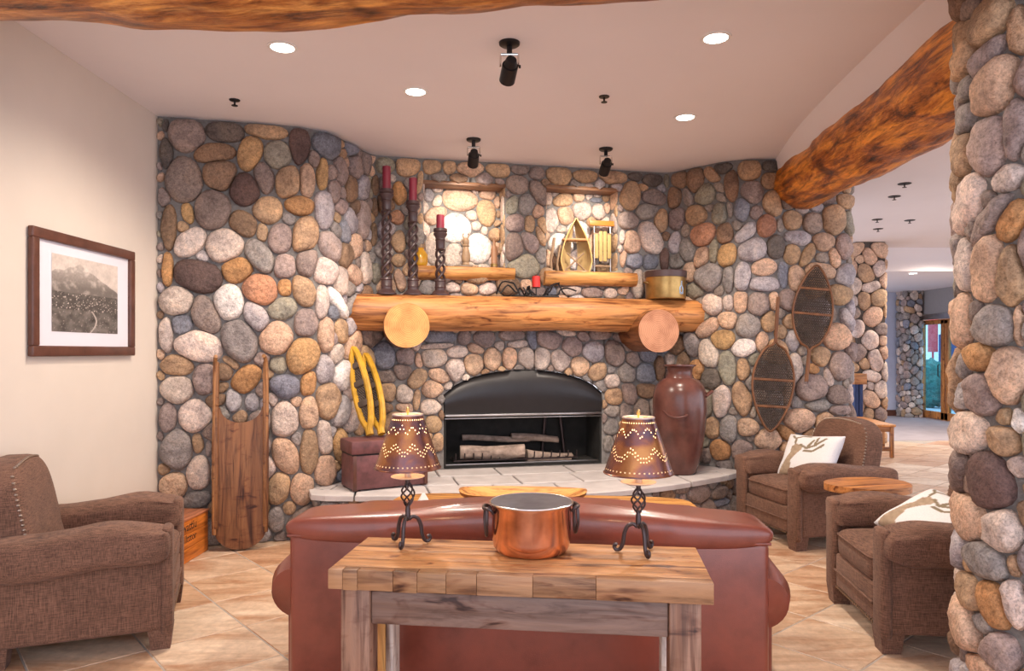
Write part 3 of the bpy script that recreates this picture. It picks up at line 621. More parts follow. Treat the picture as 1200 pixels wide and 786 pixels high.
for k, (x, y, r, h, m, nm, lb, ct_) in enumerate(((11.35, 19.4, .45, .65, 'leaf', 'shrub', 'dark green shrub outside behind the farther glass door', 'shrub'), (12.3, 20.95, .22, 2.5, 'redsign', 'banner', 'red cloth banner hanging outside behind the glass door', 'banner'), (11.6, 18.3, .35, .5, 'leaf', 'shrub', 'low shrub outside behind the nearer glass door', 'shrub'))):
    mb = MB()
    if m == 'leaf':
        mb.sup((0, 0, h), (r, r, h), 0.9, 0.9, 28, 16, fn=lambda p: p * (1 + .25 * noise.noise(p * 6)))
    else:
        mb.rbox((0, 0, h - .5), (.05, r * 2, 1.0), .01).tube([(0, 0, 0), (0, 0, h + .1)], .03)
    tag(mb.build(nm, M[m], loc=(x, y, -0.01)), lb, ct_)
ow = thing('neighbor_building', 'pale building across the way seen through the glass doors', 'building', (13.7, 23.2, 0), .55)
MB().box((0, 0, 1.6), (.3, 7.0, 3.2)).build('wall', M['white'], ow); MB().box((-.17, 0, 2.6), (.06, 7.0, .25)).build('fascia', M['woody'], ow, color=(.25, .1, .05))
for yy in (-2.0, -.6, .8, 2.2): MB().rbox((-.16, yy, 1.5), (.05, .8, 1.1), .01).build('window', M['navy'], ow)
# ---------------------------------------------------------------- logs
def log_geo(L, r0, r1, seed=0, nu=40, n=28, amp=0.05, taper=0.0, flat_top=None, ends=True):
    mb = MB(); vs = []; fs = []
    for i in range(nu + 1):
        t = i / nu; x = L * t; r = r0 + (r1 - r0) * t
        if taper:
            e = min(t, 1 - t) * L
            if e < taper: r *= (0.72 + 0.28 * math.sqrt(max(0, 1 - (1 - e / taper) ** 2)))
        wob = (noise.noise(Vector((x * 0.8, seed, 3))) * amp * .5, noise.noise(Vector((x * 0.8, seed, 9))) * amp * .5)
        for k in range(n):
            q = 2 * PI * k / n
            rr = r * (1 + amp * noise.noise(Vector((x * 2.2, math.cos(q) * 1.2 + seed, math.sin(q) * 1.2))) + amp * .5 * noise.noise(Vector((x * 6, math.cos(q) * 3 + seed, math.sin(q) * 3))))
            y, z = rr * math.cos(q) + wob[0], rr * math.sin(q) + wob[1]
            if flat_top is not None: z = min(z, flat_top)
            vs.append((x, y, z))
    for i in range(nu):
        for k in range(n): fs.append((i * n + k, i * n + (k + 1) % n, (i + 1) * n + (k + 1) % n, (i + 1) * n + k))
    if ends: fs += [tuple(range(n))[::-1], tuple(range(nu * n, nu * n + n))]
    return mb.add(vs, fs)
def log_between(name, p0, p1, r0, r1, seed, mat, col, **kw):
    a, b = Vector(p0), Vector(p1); d = b - a
    return log_geo(d.length, r0, r1, seed, **kw).build(name, mat, color=col, loc=a, rot=(0, -math.asin(d.z / d.length), math.atan2(d.y, d.x)), ang=60)
o = log_between('log_beam', (-2.70, 2.90, 3.035), (1.86, 2.52, 3.045), 0.255, 0.225, 3, M['log'], (.56, .235, .06), amp=0.10, nu=80)
tag(o, 'long knotty varnished log beam crossing under the ceiling nearest the viewer', 'beam', 'log ceiling beams')
o = log_between('log_beam', (2.46, 3.16, 3.01), (2.69, 6.68, 3.075), 0.30, 0.25, 11, M['log'], (.72, .285, .04), amp=0.09, nu=60)
tag(o, 'thick orange log beam running from the stone pillar to the stone wall', 'beam', 'log ceiling beams')

# ---------------------------------------------------------------- mantel
wa = math.atan2(0.66, 2.876)                 # direction of the middle wall
wd = Vector((math.cos(wa), math.sin(wa), 0)); wn = Vector((math.sin(wa), -math.cos(wa), 0))
m0 = Vector((-1.463, 6.30, 1.855))
mt = thing('mantel', 'heavy rounded log mantel on two log corbels above the fireplace', 'mantel', m0, wa)
log_geo(3.44, 0.168, 0.162, 5, nu=70, n=32, amp=0.05, taper=0.10, flat_top=0.150).build('log_shelf', M['mantel'], mt, color=(.56, .25, .085), ang=50)
for s, zc, r in ((.52, 1.722, .193), (2.82, 1.695, .20)):
    c = log_geo(.52, r, r * .98, 20 + s, nu=14, n=36, amp=.03, ends=False).build('corbel', M['mantel'], mt, color=(.30, .12, .045), ang=60)
    c.location = (s, -.30, zc - 1.855); c.rotation_euler = (0, 0, PI / 2)
    e = log_geo(.012, r * 1.0, r * .985, 20 + s, nu=1, n=36, amp=.03).build('cut_end', M['endg'], c, color=(.66, .34, .12) if s < 1 else (.58, .29, .17)); e['label'] = 'pale sawn end of the corbel log'
    e.location = (-.012, 0, 0)
MZ = 1.855 + 0.150
def on_wall(u, v, d):                          # a point d in front of the middle wall's face
    s = W.S(u, sC - .3, sD + .3)
    x, y = W.at(s, d); 
    for _ in range(3):
        du = CU + F * x / y - u; s -= du * 0.0075; x, y = W.at(s, d)
    return float(x), float(y), EYE + (CV - v) * float(y) / F
for u0, u1, v0, v1, lb in ((489, 602, 310, 328, 'split log shelf in the left lit niche above the mantel'), (637, 744, 316, 334, 'split log shelf in the right lit niche above the mantel')):
    a = Vector(on_wall(u0, v0, .03)); b = Vector(on_wall(u1, v0, .03)); d = b - a; h = (v1 - v0) * a.y / F
    top = (N1 if u0 < 600 else N2)[2] + 0.004
    lg = log_geo(d.length, h * .55, h * .52, u0, nu=30, n=24, amp=.08, flat_top=h * .36).build('log_shelf', M['mantel'], color=(.66, .32, .10), loc=(a.x, a.y, top - h * .36), rot=(0, 0, math.atan2(d.y, d.x)), ang=50)
    tag(lg, lb, 'shelf', 'niche shelves')
NZ1, NZ2 = N1[2] + .004, N2[2] + .004

# ---------------------------------------------------------------- fireplace insert
fc = (fs0 + fs1) / 2; fx, fy = W.at(fc, 0); fw = (fs1 - fs0) / 2
fi = thing('fireplace_insert', 'arched black metal fireplace insert under the mantel', 'fireplace', (float(fx), float(fy), 0), wa)
hood = MB(); NA = 28; LZ = 0.905
vs = []; fs = []
for j, (dy, k) in enumerate(((0.03, 0.0), (-0.012, 0.0), (-0.012, 0.012), (-0.004, 0.02))):
    pass
for i in range(NA + 1):
    x = -fw + .006 + (2 * fw - .012) * i / NA; zt = archz(fc + x) - .006
    for j in range(7):
        t = j / 6; z = LZ + (zt - LZ) * t; y = -.005 - .035 * math.sin(PI * min(1, 1.05 * (1 - t))) * .8 + .06 * max(0, t - .8)
        vs.append((x, y, z))
for i in range(NA):
    for j in range(6): fs.append((i * 7 + j, (i + 1) * 7 + j, (i + 1) * 7 + j + 1, i * 7 + j + 1))
n0 = len(vs)
vs += [(x, .10, z) for x, y, z in vs]
fs += [tuple(q + n0 for q in f[::-1]) for f in fs]
for i in range(NA): fs += [(i * 7, n0 + i * 7, n0 + (i + 1) * 7, (i + 1) * 7), (i * 7 + 6, (i + 1) * 7 + 6, n0 + (i + 1) * 7 + 6, n0 + i * 7 + 6)]
hood.add(vs, fs).build('hood', M['hood'], fi, ang=70)
MB().rbox((0, -.02, LZ - .006), (2 * fw - .02, .035, .022), .006).rbox((0, -.012, LZ - .034), (2 * fw - .02, .012, .010), .003).build('trim_bar', M['steel'], fi)
lin = MB(); y1 = FIRE_D - .03
lin.box((0, y1, .66), (2 * fw - .02, .02, .5)).box((-fw + .012, y1 / 2, .66), (.016, y1, .5)).box((fw - .012, y1 / 2, .66), (.016, y1, .5)).box((0, y1 / 2, .414), (2 * fw - .02, y1, .02))
lin.build('firebox', M['soot'], fi)
g = MB(); gz = .455
for yy in (.10, .30): g.tube([(-fw * .86, yy, gz), (fw * .72, yy, gz)], .009, 6)
for i in range(15):
    x = -fw * .84 + fw * 1.54 * i / 14
    g.tube([(x, .07, gz + .075), (x, .08, gz + .02), (x, .11, gz + .006), (x, .33, gz + .006)], .007, 6)
for x in (-fw * .8, fw * .66):
    for yy in (.11, .3): g.tube([(x, yy, .424), (x, yy, gz)], .008, 6)
g.build('grate', M['iron'], fi)
MB().rbox((0, .035, .43), (2 * fw - .04, .02, .014), .004).build('sill_bar', M['steel'], fi)
MB().tube([(.36 * fw, .40, .42), (.40 * fw, .38, .86)], .018).tube([(.66 * fw, .36, .42), (.60 * fw, .38, .86)], .018, 8).build('gas_pipe', M['iron'], fi)
loc2w = lambda x, y, z: Vector((float(fx), float(fy), 0)) + wd * x - wn * y + Vector((0, 0, z))
for (x0, y0, z0, x1, y1_, z1, r, col, lb) in ((-.60, .20, .515, .02, .15, .53, .062, (.44, .34, .28), 'front left grey ceramic log in the fireplace grate'), (.07, .17, .545, .54, .20, .52, .062, (.55, .36, .25), 'front right tan ceramic log in the fireplace grate'), (-.50, .27, .58, .10, .29, .555, .038, (.13, .13, .2), 'charred dark log lying behind the front left fireplace log'), (-.06, .28, .59, .42, .27, .60, .035, (.24, .19, .19), 'thin ashy log lying on top at the right of the grate'), (-.55, .36, .66, .12, .35, .70, .03, (.36, .33, .32), 'pale slender log across the back of the firebox')):
    lo = log_between('fire_log', loc2w(x0, y0, z0), loc2w(x1, y1_, z1), r, r * .9, x0 * 9 + 30, M['ash'], col, amp=.34, nu=26, n=16)
    tag(lo, lb, 'log', 'logs in the fireplace')

# ---------------------------------------------------------------- hearth
hearth = thing('hearth', 'raised flagstone hearth with cobble front below the fireplace', 'hearth', (0, 0, 0))
front = [(-1.60, 5.76), (-1.52, 5.52), (-.9, 5.51), (.0, 5.53), (.62, 5.60), (1.25, 5.90), (1.93, 6.42), (2.12, 6.66)]
HP = Path(front, [.06, .4, .5, .5, .5, .3])
body = MB(); outer = [HP.at(s, -.03) for s in np.linspace(0, HP.L, 60)]
back = [W.at(s, -.02) for s in np.linspace(W.S(846), W.S(378), 40)]
poly = [(float(a), float(b)) for a, b in outer] + [(float(a), float(b)) for a, b in back]
body.prism(poly, 0.0, .362); body.build('core', M['mortar'], hearth, smooth=False)
# flagstones: cells between the front curve and the wall
def lerp(a, b, t): return (a[0] + (b[0] - a[0]) * t, a[1] + (b[1] - a[1]) * t)
def fpt(t): x, y = HP.at(t * HP.L, .035); return (float(x), float(y))
def wpt(t):
    x, y = W.at(W.S(376) + (W.S(850) - W.S(376)) * t, .01); return (float(x), float(y))
rowsf = [(0.0, .36, [0, .13, .27, .40, .52, .66, .80, .92, 1.0]), (.36, .70, [0, .07, .20, .335, .46, .585, .72, .86, 1.0]), (.70, 1.0, [0, .15, .31, .44, .60, .74, .88, 1.0])]
for r0, r1, cs in rowsf:
    for c0, c1 in zip(cs[:-1], cs[1:]):
        n = 5; lo = [lerp(fpt(c0 + (c1 - c0) * i / n), wpt(c0 + (c1 - c0) * i / n), r0 + (0 if r0 == 0 else .006)) for i in range(n + 1)]
        hi = [lerp(fpt(c0 + (c1 - c0) * i / n), wpt(c0 + (c1 - c0) * i / n), r1 - .004) for i in range(n + 1)]
        pl = lo + hi[::-1]; cx = sum(p[0] for p in pl) / len(pl); cy = sum(p[1] for p in pl) / len(pl)
        pl = [(p[0] + (cx - p[0]) * .03, p[1] + (cy - p[1]) * .035) for p in pl]
        dz = random.uniform(-.002, .002); v = random.uniform(.9, 1.08)
        mb = MB(); pin = [(p[0] + (cx - p[0]) * .03, p[1] + (cy - p[1]) * .03) for p in pl]; nn = len(pl)
        vs = [(x, y, .355) for x, y in pl] + [(x, y, .394 + dz) for x, y in pl] + [(x, y, .400 + dz) for x, y in pin]
        fsx = [(i, (i + 1) % nn, nn + (i + 1) % nn, nn + i) for i in range(nn)] + [(nn + i, nn + (i + 1) % nn, 2 * nn + (i + 1) % nn, 2 * nn + i) for i in range(nn)] + [tuple(range(2 * nn, 3 * nn)), tuple(range(nn))[::-1]]
        mb.add(vs, fsx).build('flagstone', M['flag'], hearth, smooth=False)
hs = seeds_from_px(HP, parse("821 578 25 22 0 m;846 576 20 16 0 n;849 589 20 9 0 G;803 574 14 10 0 n;388 586 14 8 0 e;400 584 16 9 0 n"), 0.2, HP.L - .1)
hs = fill(hs, 0, HP.L, 0.0, .35, .035, .11, None, pal); hs = stone_shapes(hs, None, (0.02, HP.L - .02, 0.005, .35))
build_stones(hs, lambda s, z, d: tuple(float(q) for q in (*HP.at(s, d - .03), z)), hearth, dmax=.05)
HZ = .402

# ---------------------------------------------------------------- armchairs
BE = .40
def make_armchair(label, loc, rz):
    t = thing('armchair', label, 'armchair', loc, rz, 'brown tweed armchairs')
    for x in (-.33, .375):
        for y in (-.355, .355):
            MB().add([(x - .045, y - .045, 0), (x + .045, y - .045, 0), (x + .045, y + .045, 0), (x - .045, y + .045, 0), (x - .058, y - .058, .11), (x + .058, y - .058, .11), (x + .058, y + .058, .11), (x - .058, y + .058, .11)], [(3, 2, 1, 0), (4, 5, 6, 7), (0, 1, 5, 4), (1, 2, 6, 5), (2, 3, 7, 6), (3, 0, 4, 7)]).build('leg', M['fabric'], t)
    MB().rbox((-.0, 0, .20), (.74, .60, .17), .02).build('base', M['fabric'], t)
    fr = MB().rbox((.395, 0, .215), (.05, .575, .20), .018, 3).build('front_rail', M['fabric'], t)
    MB().rbox((.424, 0, .215), (.012, .575, .012), .005).build('welt', M['fabric'], fr)
    nh = MB()
    for i in range(21): nh.sup((.418, -.27 + .54 * i / 20, .118), (.006, .010, .010), 1, 1, 6, 4)
    nb = nh.build('nailheads', M['bronze'], fr); nb['kind'] = 'stuff'
    def cush(p):
        p.z += .012 * (1 - min(1, (p.x / .3) ** 2)) * (1 if p.z > 0 else 0); return p
    sc = MB().sup((.10, 0, .385), (.325, .282, .085), .32, .18, 40, 14, fn=cush).build('seat_cushion', M['fabric'], t)
    MB().tube([(.10 + .326 * math.copysign(abs(math.cos(q)) ** .18, math.cos(q)), .283 * math.copysign(abs(math.sin(q)) ** .18, math.sin(q)), .435) for q in np.linspace(-PI, PI, 49)[:-1]], .006, 5, closed=True).build('piping', M['fabric'], sc)
    for sgn in (-1, 1):
        MB().rbox((-.01, sgn * .365, .315), (.80, .125, .43), .025, 3).build('side_panel', M['fabric'], t)
        post = MB(); post.rbox((.405, sgn * .365, .345), (.055, .142, .55), .03, 3)
        post.build('arm_front', M['fabric'], t)
        def armf(p, s=sgn):
            q = p.copy(); x = p.x / .41
            q.z += -.03 * (1 - x) * .5 + .012 * math.sin(x * 4)
            pull = max(0, (x - .55) / .45)
            fold = .016 * pull * math.sin(p.z * 90 + p.y * 30)
            q.y += s * fold; q.z += fold * .6
            q.z += .010 * noise.noise(Vector((p.x * 5, p.y * 9, p.z * 9 + s)))
            q.y += .012 * noise.noise(Vector((p.x * 4 + 7, p.y * 9, p.z * 12 + s)))
            if p.z < -.03 : q.y *= 1.0
            return q
        MB().sup((.0, sgn * .385, .545), (.425, .128, .105), .55, .30, 48, 22, fn=armf).build('arm_pad', M['fabric'], t, ang=70)
    def backf(p):
        q = p.copy(); q.x -= (p.z + .3) * .20
        q.z -= .05 * (p.y / .33) ** 2 * (1 if p.z > 0 else 0)
        return q
    bk = MB().sup((-.225, 0, .60), (.10, .335, .36), BE, .24, 44, 26, fn=backf).build('backrest', M['fabric'], t, ang=70)
    nh = MB()
    def bsurf(a, b):
        pw = lambda x, e: math.copysign(abs(x) ** e, x)
        p = backf(Vector((.10 * pw(math.cos(b), BE) * pw(math.cos(a), .24), .335 * pw(math.cos(b), BE) * pw(math.sin(a), .24), .36 * pw(math.sin(b), BE))))
        return (-.225 + p.x, p.y, p.z + .60)
    for i in range(15):
        zz = -.02 + .95 * i / 14; b_ = math.asin(max(0, min(.995, zz * .97)) ** (1 / BE)) if zz > 0 else 0
        for sgn in (-1, 1): nh.sup(bsurf(sgn * 1.22, b_), (.010, .008, .008), 1, 1, 6, 4)
    for i in range(23):
        yy = -.93 + 1.86 * i / 22; a_ = math.copysign(math.asin(abs(yy) ** (1 / .24)), yy); nh.sup(bsurf(a_, 1.15), (.009, .008, .008), 1, 1, 6, 4)
    n2 = nh.build('nailheads', M['bronze'], bk); n2['kind'] = 'stuff'
    return t
CH = make_armchair('brown tweed armchair against the plain cream wall below the framed picture', (-2.265, 3.85, 0), math.radians(21))
dup(CH, (2.446, 5.86, 0), math.radians(193.3), 'brown tweed armchair in front of the snowshoes on the stone wall')
dup(CH, (2.30, 3.912, 0), math.radians(173.7), 'brown tweed armchair half hidden behind the round stone pillar')

# printed cushions
def seg_d(p, a, b):
    ax, ay = b[0] - a[0], b[1] - a[1]; t = max(0, min(1, ((p[0] - a[0]) * ax + (p[1] - a[1]) * ay) / (ax * ax + ay * ay + 1e-9)))
    return math.hypot(p[0] - a[0] - ax * t, p[1] - a[1] - ay * t)
def inpoly(p, P):
    c = False; j = len(P) - 1
    for i in range(len(P)):
        if (P[i][1] > p[1]) != (P[j][1] > p[1]) and p[0] < (P[j][0] - P[i][0]) * (p[1] - P[i][1]) / (P[j][1] - P[i][1]) + P[i][0]: c = not c
        j = i
    return c
NECK = [(-.86, -1.0), (-.70, -.55), (-.52, .0), (-.55, .30), (-.40, .42), (-.12, .36), (-.10, .18), (-.22, .0), (-.38, -.30), (-.36, -.75), (-.30, -1.0)]
ANT = [[(-.2, .38), (.05, .24), (.34, .40), (.62, .72)], [(.05, .24), (.22, .62)], [(.3, .38), (.36, .74)], [(-.42, .42), (-.46, .68), (-.22, .86), (.02, .84)], [(-.46, .66), (-.66, .82)], [(.0, .12), (.3, .14), (.55, .36), (.6, .44)]]
def pillow_col(u, v):
    p = (u, v)
    for A in ANT:
        for a, b in zip(A[:-1], A[1:]):
            if seg_d(p, a, b) < .045: return (.25, .20, .13)
    if inpoly(p, NECK):
        k = noise.noise(Vector((u * 9, v * 9, 1))); return (.40 + .1 * k, .30 + .08 * k, .21 + .06 * k)
    return (.80, .79, .80)
def make_pillow(label, loc, rot, sx=.24, sz=.20):
    N = 64; vs = []; fs = []; cols = []
    for side in (1, -1):
        for i in range(N + 1):
            for j in range(N + 1):
                u, v = -1 + 2 * i / N, -1 + 2 * j / N
                k = 1 - .10 * (1 - abs(u) ** 1.5) * abs(v) ** 3; k2 = 1 - .10 * (1 - abs(v) ** 1.5) * abs(u) ** 3
                th = .075 * (max(0, (1 - u ** 4) * (1 - v ** 4))) ** .55 + .006
                th *= 1 + .12 * noise.noise(Vector((u * 2, v * 2, side)))
                vs.append((sx * u * k2, -side * th if True else 0, sz * v * k)); cols.append(pillow_col(u, v) if side == 1 else (.8, .79, .8))
    n = (N + 1) ** 2
    for sd_ in (0, 1):
        for i in range(N):
            for j in range(N):
                a = sd_ * n + i * (N + 1) + j; f = (a, a + N + 1, a + N + 2, a + 1)
                fs.append(f if sd_ == 0 else f[::-1])
    def ed(k): return [k(i) for i in range(N + 1)]
    for e in (ed(lambda i: i), ed(lambda i: N * (N + 1) + i), ed(lambda i: i * (N + 1)), ed(lambda i: i * (N + 1) + N)):
        for a, b in zip(e[:-1], e[1:]): fs.append((a, b, n + b, n + a))
    me = bpy.data.meshes.new('cushion'); me.from_pydata(vs, [], fs); ca = me.color_attributes.new('Col', 'FLOAT_COLOR', 'POINT')
    ca.data.foreach_set('color', np.array([(*c, 1) for c in cols], dtype=np.float32).ravel()); me.materials.append(M['pillow'])
    bm = bmesh.new(); bm.from_mesh(me); bmesh.ops.recalc_face_normals(bm, faces=bm.faces); bm.to_mesh(me); bm.free()
    me.polygons.foreach_set('use_smooth', [True] * len(me.polygons))
    o = bpy.data.objects.new('cushion', me); link(o); o.location = loc; o.rotation_euler = rot
    return tag(o, label, 'cushion', 'deer print cushions')
make_pillow('white deer print cushion upright in the armchair by the snowshoes', (2.435, 5.86, .635), (math.radians(-28), math.radians(-4), math.radians(-66)), .28, .20)
make_pillow('white deer print cushion leaning flat in the armchair behind the pillar', (2.30, 3.90, .575), (math.radians(-62), math.radians(6), math.radians(-84)), .26, .20)

# ---------------------------------------------------------------- leather sofa (back towards the camera)
sf = thing('sofa', 'reddish brown leather sofa seen from behind the console table', 'sofa', (.05, 3.055, 0), math.radians(-3.9))
LC = (.215, .050, .030)
HWs = 1.03
def lb(mb, name, par=sf, col=LC, ang=60): return mb.build(name, M['leather'], par, color=col, ang=ang)
lb(MB().rbox((0, .10, .39), (2 * HWs, .20, .64), .035, 4), 'back_panel')
def rollf(p):
    q = p.copy(); t = p.x / HWs
    q.z += .022 * math.cos(t * 1.3 * PI) * (1 if p.z > 0 else .0) + .012 * math.exp(-((t - .45) / .3) ** 2) * (1 if p.z > 0 else 0)
    for sx in (-.33, .34):
        g_ = math.exp(-((t - sx) / .010) ** 2); q.z -= .006 * g_ * p.z / .088; q.y -= .006 * g_ * p.y / .165
    return q
lb(MB().sup((0, .145, .735), (HWs + .02, .165, .088), .62, .16, 160, 24, fn=rollf), 'top_roll', ang=80)
for y in (-.012,): lb(MB().tube([(-HWs, -.004, .700), (HWs, -.004, .700)], .007, 6), 'seam')
for x in (-.33, .34): pass
for sgn in (-1, 1):
    def af(p, s=sgn): q = p.copy(); q.z += .03 * (p.y / .45); return q
    lb(MB().sup((sgn * 1.005, .52, .47), (.155, .50, .135), .75, .35, 36, 24, M=None, fn=af) if False else MB().tube([(sgn * 1.0, .03, .44), (sgn * 1.0, .10, .45), (sgn * 1.0, .5, .47), (sgn * 1.0, .98, .47), (sgn * 1.0, 1.0, .47)], [.115, .142, .15, .145, .12], 28), 'arm_roll', ang=70)
    lb(MB().rbox((sgn * .985, .52, .22), (.15, .92, .34), .03, 3), 'arm_panel', col=(LC[0] * .9, LC[1] * .9, LC[2] * .9))
    for yy in (.10, .93): MB().lathe([(.025, 0), (.035, .06), (.03, .065)], 16, (sgn * .95, yy, 0)).build('leg', M['holder'], sf)
lb(MB().rbox((0, .56, .22), (1.80, .72, .22), .03, 3), 'seat_base')
for k in (-1, 0, 1):
    lb(MB().sup((k * .575, .60, .40), (.29, .36, .085), .35, .22, 36, 12), 'seat_cushion', ang=70)
    lb(MB().sup((k * .575, .29, .60), (.29, .10, .19), .45, .3, 36, 16), 'back_cushion', ang=70)

# ---------------------------------------------------------------- console table
ct_o = thing('console_table', 'rustic plank console table behind the leather sofa', 'table', (.035, 2.615, 0), math.radians(-6.8))
TL, TD, TZ, TT = 1.30, .435, .75, .070
ys = np.linspace(-TD / 2 + .045, TD / 2, 5)
for k, (a, b) in enumerate(zip(ys[:-1], ys[1:])):
    MB().rbox((0, (a + b) / 2, TZ - TT / 2 + random.uniform(-.0012, .0)), (TL, b - a - .001, TT), .004, 2).build('plank', M['woodx'], ct_o, color=[(.53, .27, .115), (.49, .245, .10), (.54, .285, .125), (.47, .235, .095)][k])
xs = [-TL / 2, -.598, -.545, -.42, -.335, -.235, -.13, .06, .27, TL / 2]
for k, (a, b) in enumerate(zip(xs[:-1], xs[1:])):
    MB().rbox(((a + b) / 2, -TD / 2 + .0225, TZ - TT / 2 + random.uniform(-.002, .0)), (b - a - .0006, .045, TT + random.uniform(-.003, .002)), .0025, 2).build('edge_block', M['woodx'], ct_o, color=[(.36, .19, .095), (.35, .185, .09), (.30, .15, .07), (.34, .18, .085), (.31, .165, .08), (.34, .18, .088), (.32, .17, .088), (.33, .175, .088), (.36, .19, .095)][k])
for sx in (-1, 1):
    for sy in (-1, 1):
        lx = sx * (TL / 2 - .088); ly = sy * (TD / 2 - .075)
        if sy < 0:
            MB().rbox((lx, ly, (TZ - TT) / 2), (.105, .10, TZ - TT), .008, 2).build('leg', M['woodz'], ct_o, color=(.30, .165, .11))
        else:
            lg = MB().rbox((lx - sx * .0, ly, (TZ - TT) / 2), (.045, .10, TZ - TT), .006, 2).build('leg', M['woodz'], ct_o, color=(.58, .30, .10))
            for k in (-1, 1): MB().rbox((lx + k * .038, ly, (TZ - TT) / 2), (.030, .098, TZ - TT), .005, 2).build('leg_side', M['woodz'], lg, color=(.56, .48, .44))
MB().rbox((0, -TD / 2 + .055, .610), (TL - .285, .035, .116), .005, 2).build('apron', M['woodx'], ct_o, color=(.20, .125, .10))
MB().rbox((0, TD / 2 - .045, .610), (TL - .285, .03, .116), .005, 2).build('apron', M['woodx'], ct_o, color=(.20, .125, .10))
for sx in (-1, 1): MB().rbox((sx * (TL / 2 - .088), 0, .610), (.035, TD - .25, .116), .005, 2).build('side_apron', M['woody'], ct_o, color=(.40, .24, .12))

# ---------------------------------------------------------------- copper pot
pot = thing('copper_pot', 'large polished copper pot with two side handles on the console table', 'pot', (.073, 2.705, TZ + .001), math.radians(8))
R = .150; prof = [(0, 0), (R * .80, 0), (R * .89, .006), (R * .955, .022), (R * .985, .05), (R * 1.0, .17), (R * 1.035, .178), (R * 1.035, .186)]
MB().lathe(prof, 64).build('body', M['copper'], pot)
MB().lathe([(R * 1.035, .1862), (R * 1.0, .184), (R * .965, .176), (R * .955, .05), (R * .90, .012), (0, .010)], 64).build('lining', M['tin'], pot)
MB().tube([(R * 1.035 * math.cos(q), R * 1.035 * math.sin(q), .184) for q in np.linspace(0, 2 * PI, 65)[:-1]], .004, 8, closed=True).build('rim', M['chrome'], pot)
for s in (-1, 1):
    x = s * R
    MB().tube(smoothpath([(x * .99, -.035, .150), (x * 1.06, -.04, .165), (x * 1.16, -.03, .168), (x * 1.20, 0, .165), (x * 1.16, .03, .168), (x * 1.06, .04, .165), (x * .99, .035, .150)]), .0065, 8).tube(smoothpath([(x * 1.14, -.028, .166), (x * 1.15, -.032, .11), (x * 1.13, 0, .062), (x * 1.15, .032, .11), (x * 1.14, .028, .166)]), .0065, 8).build('handle', M['iron'], pot)

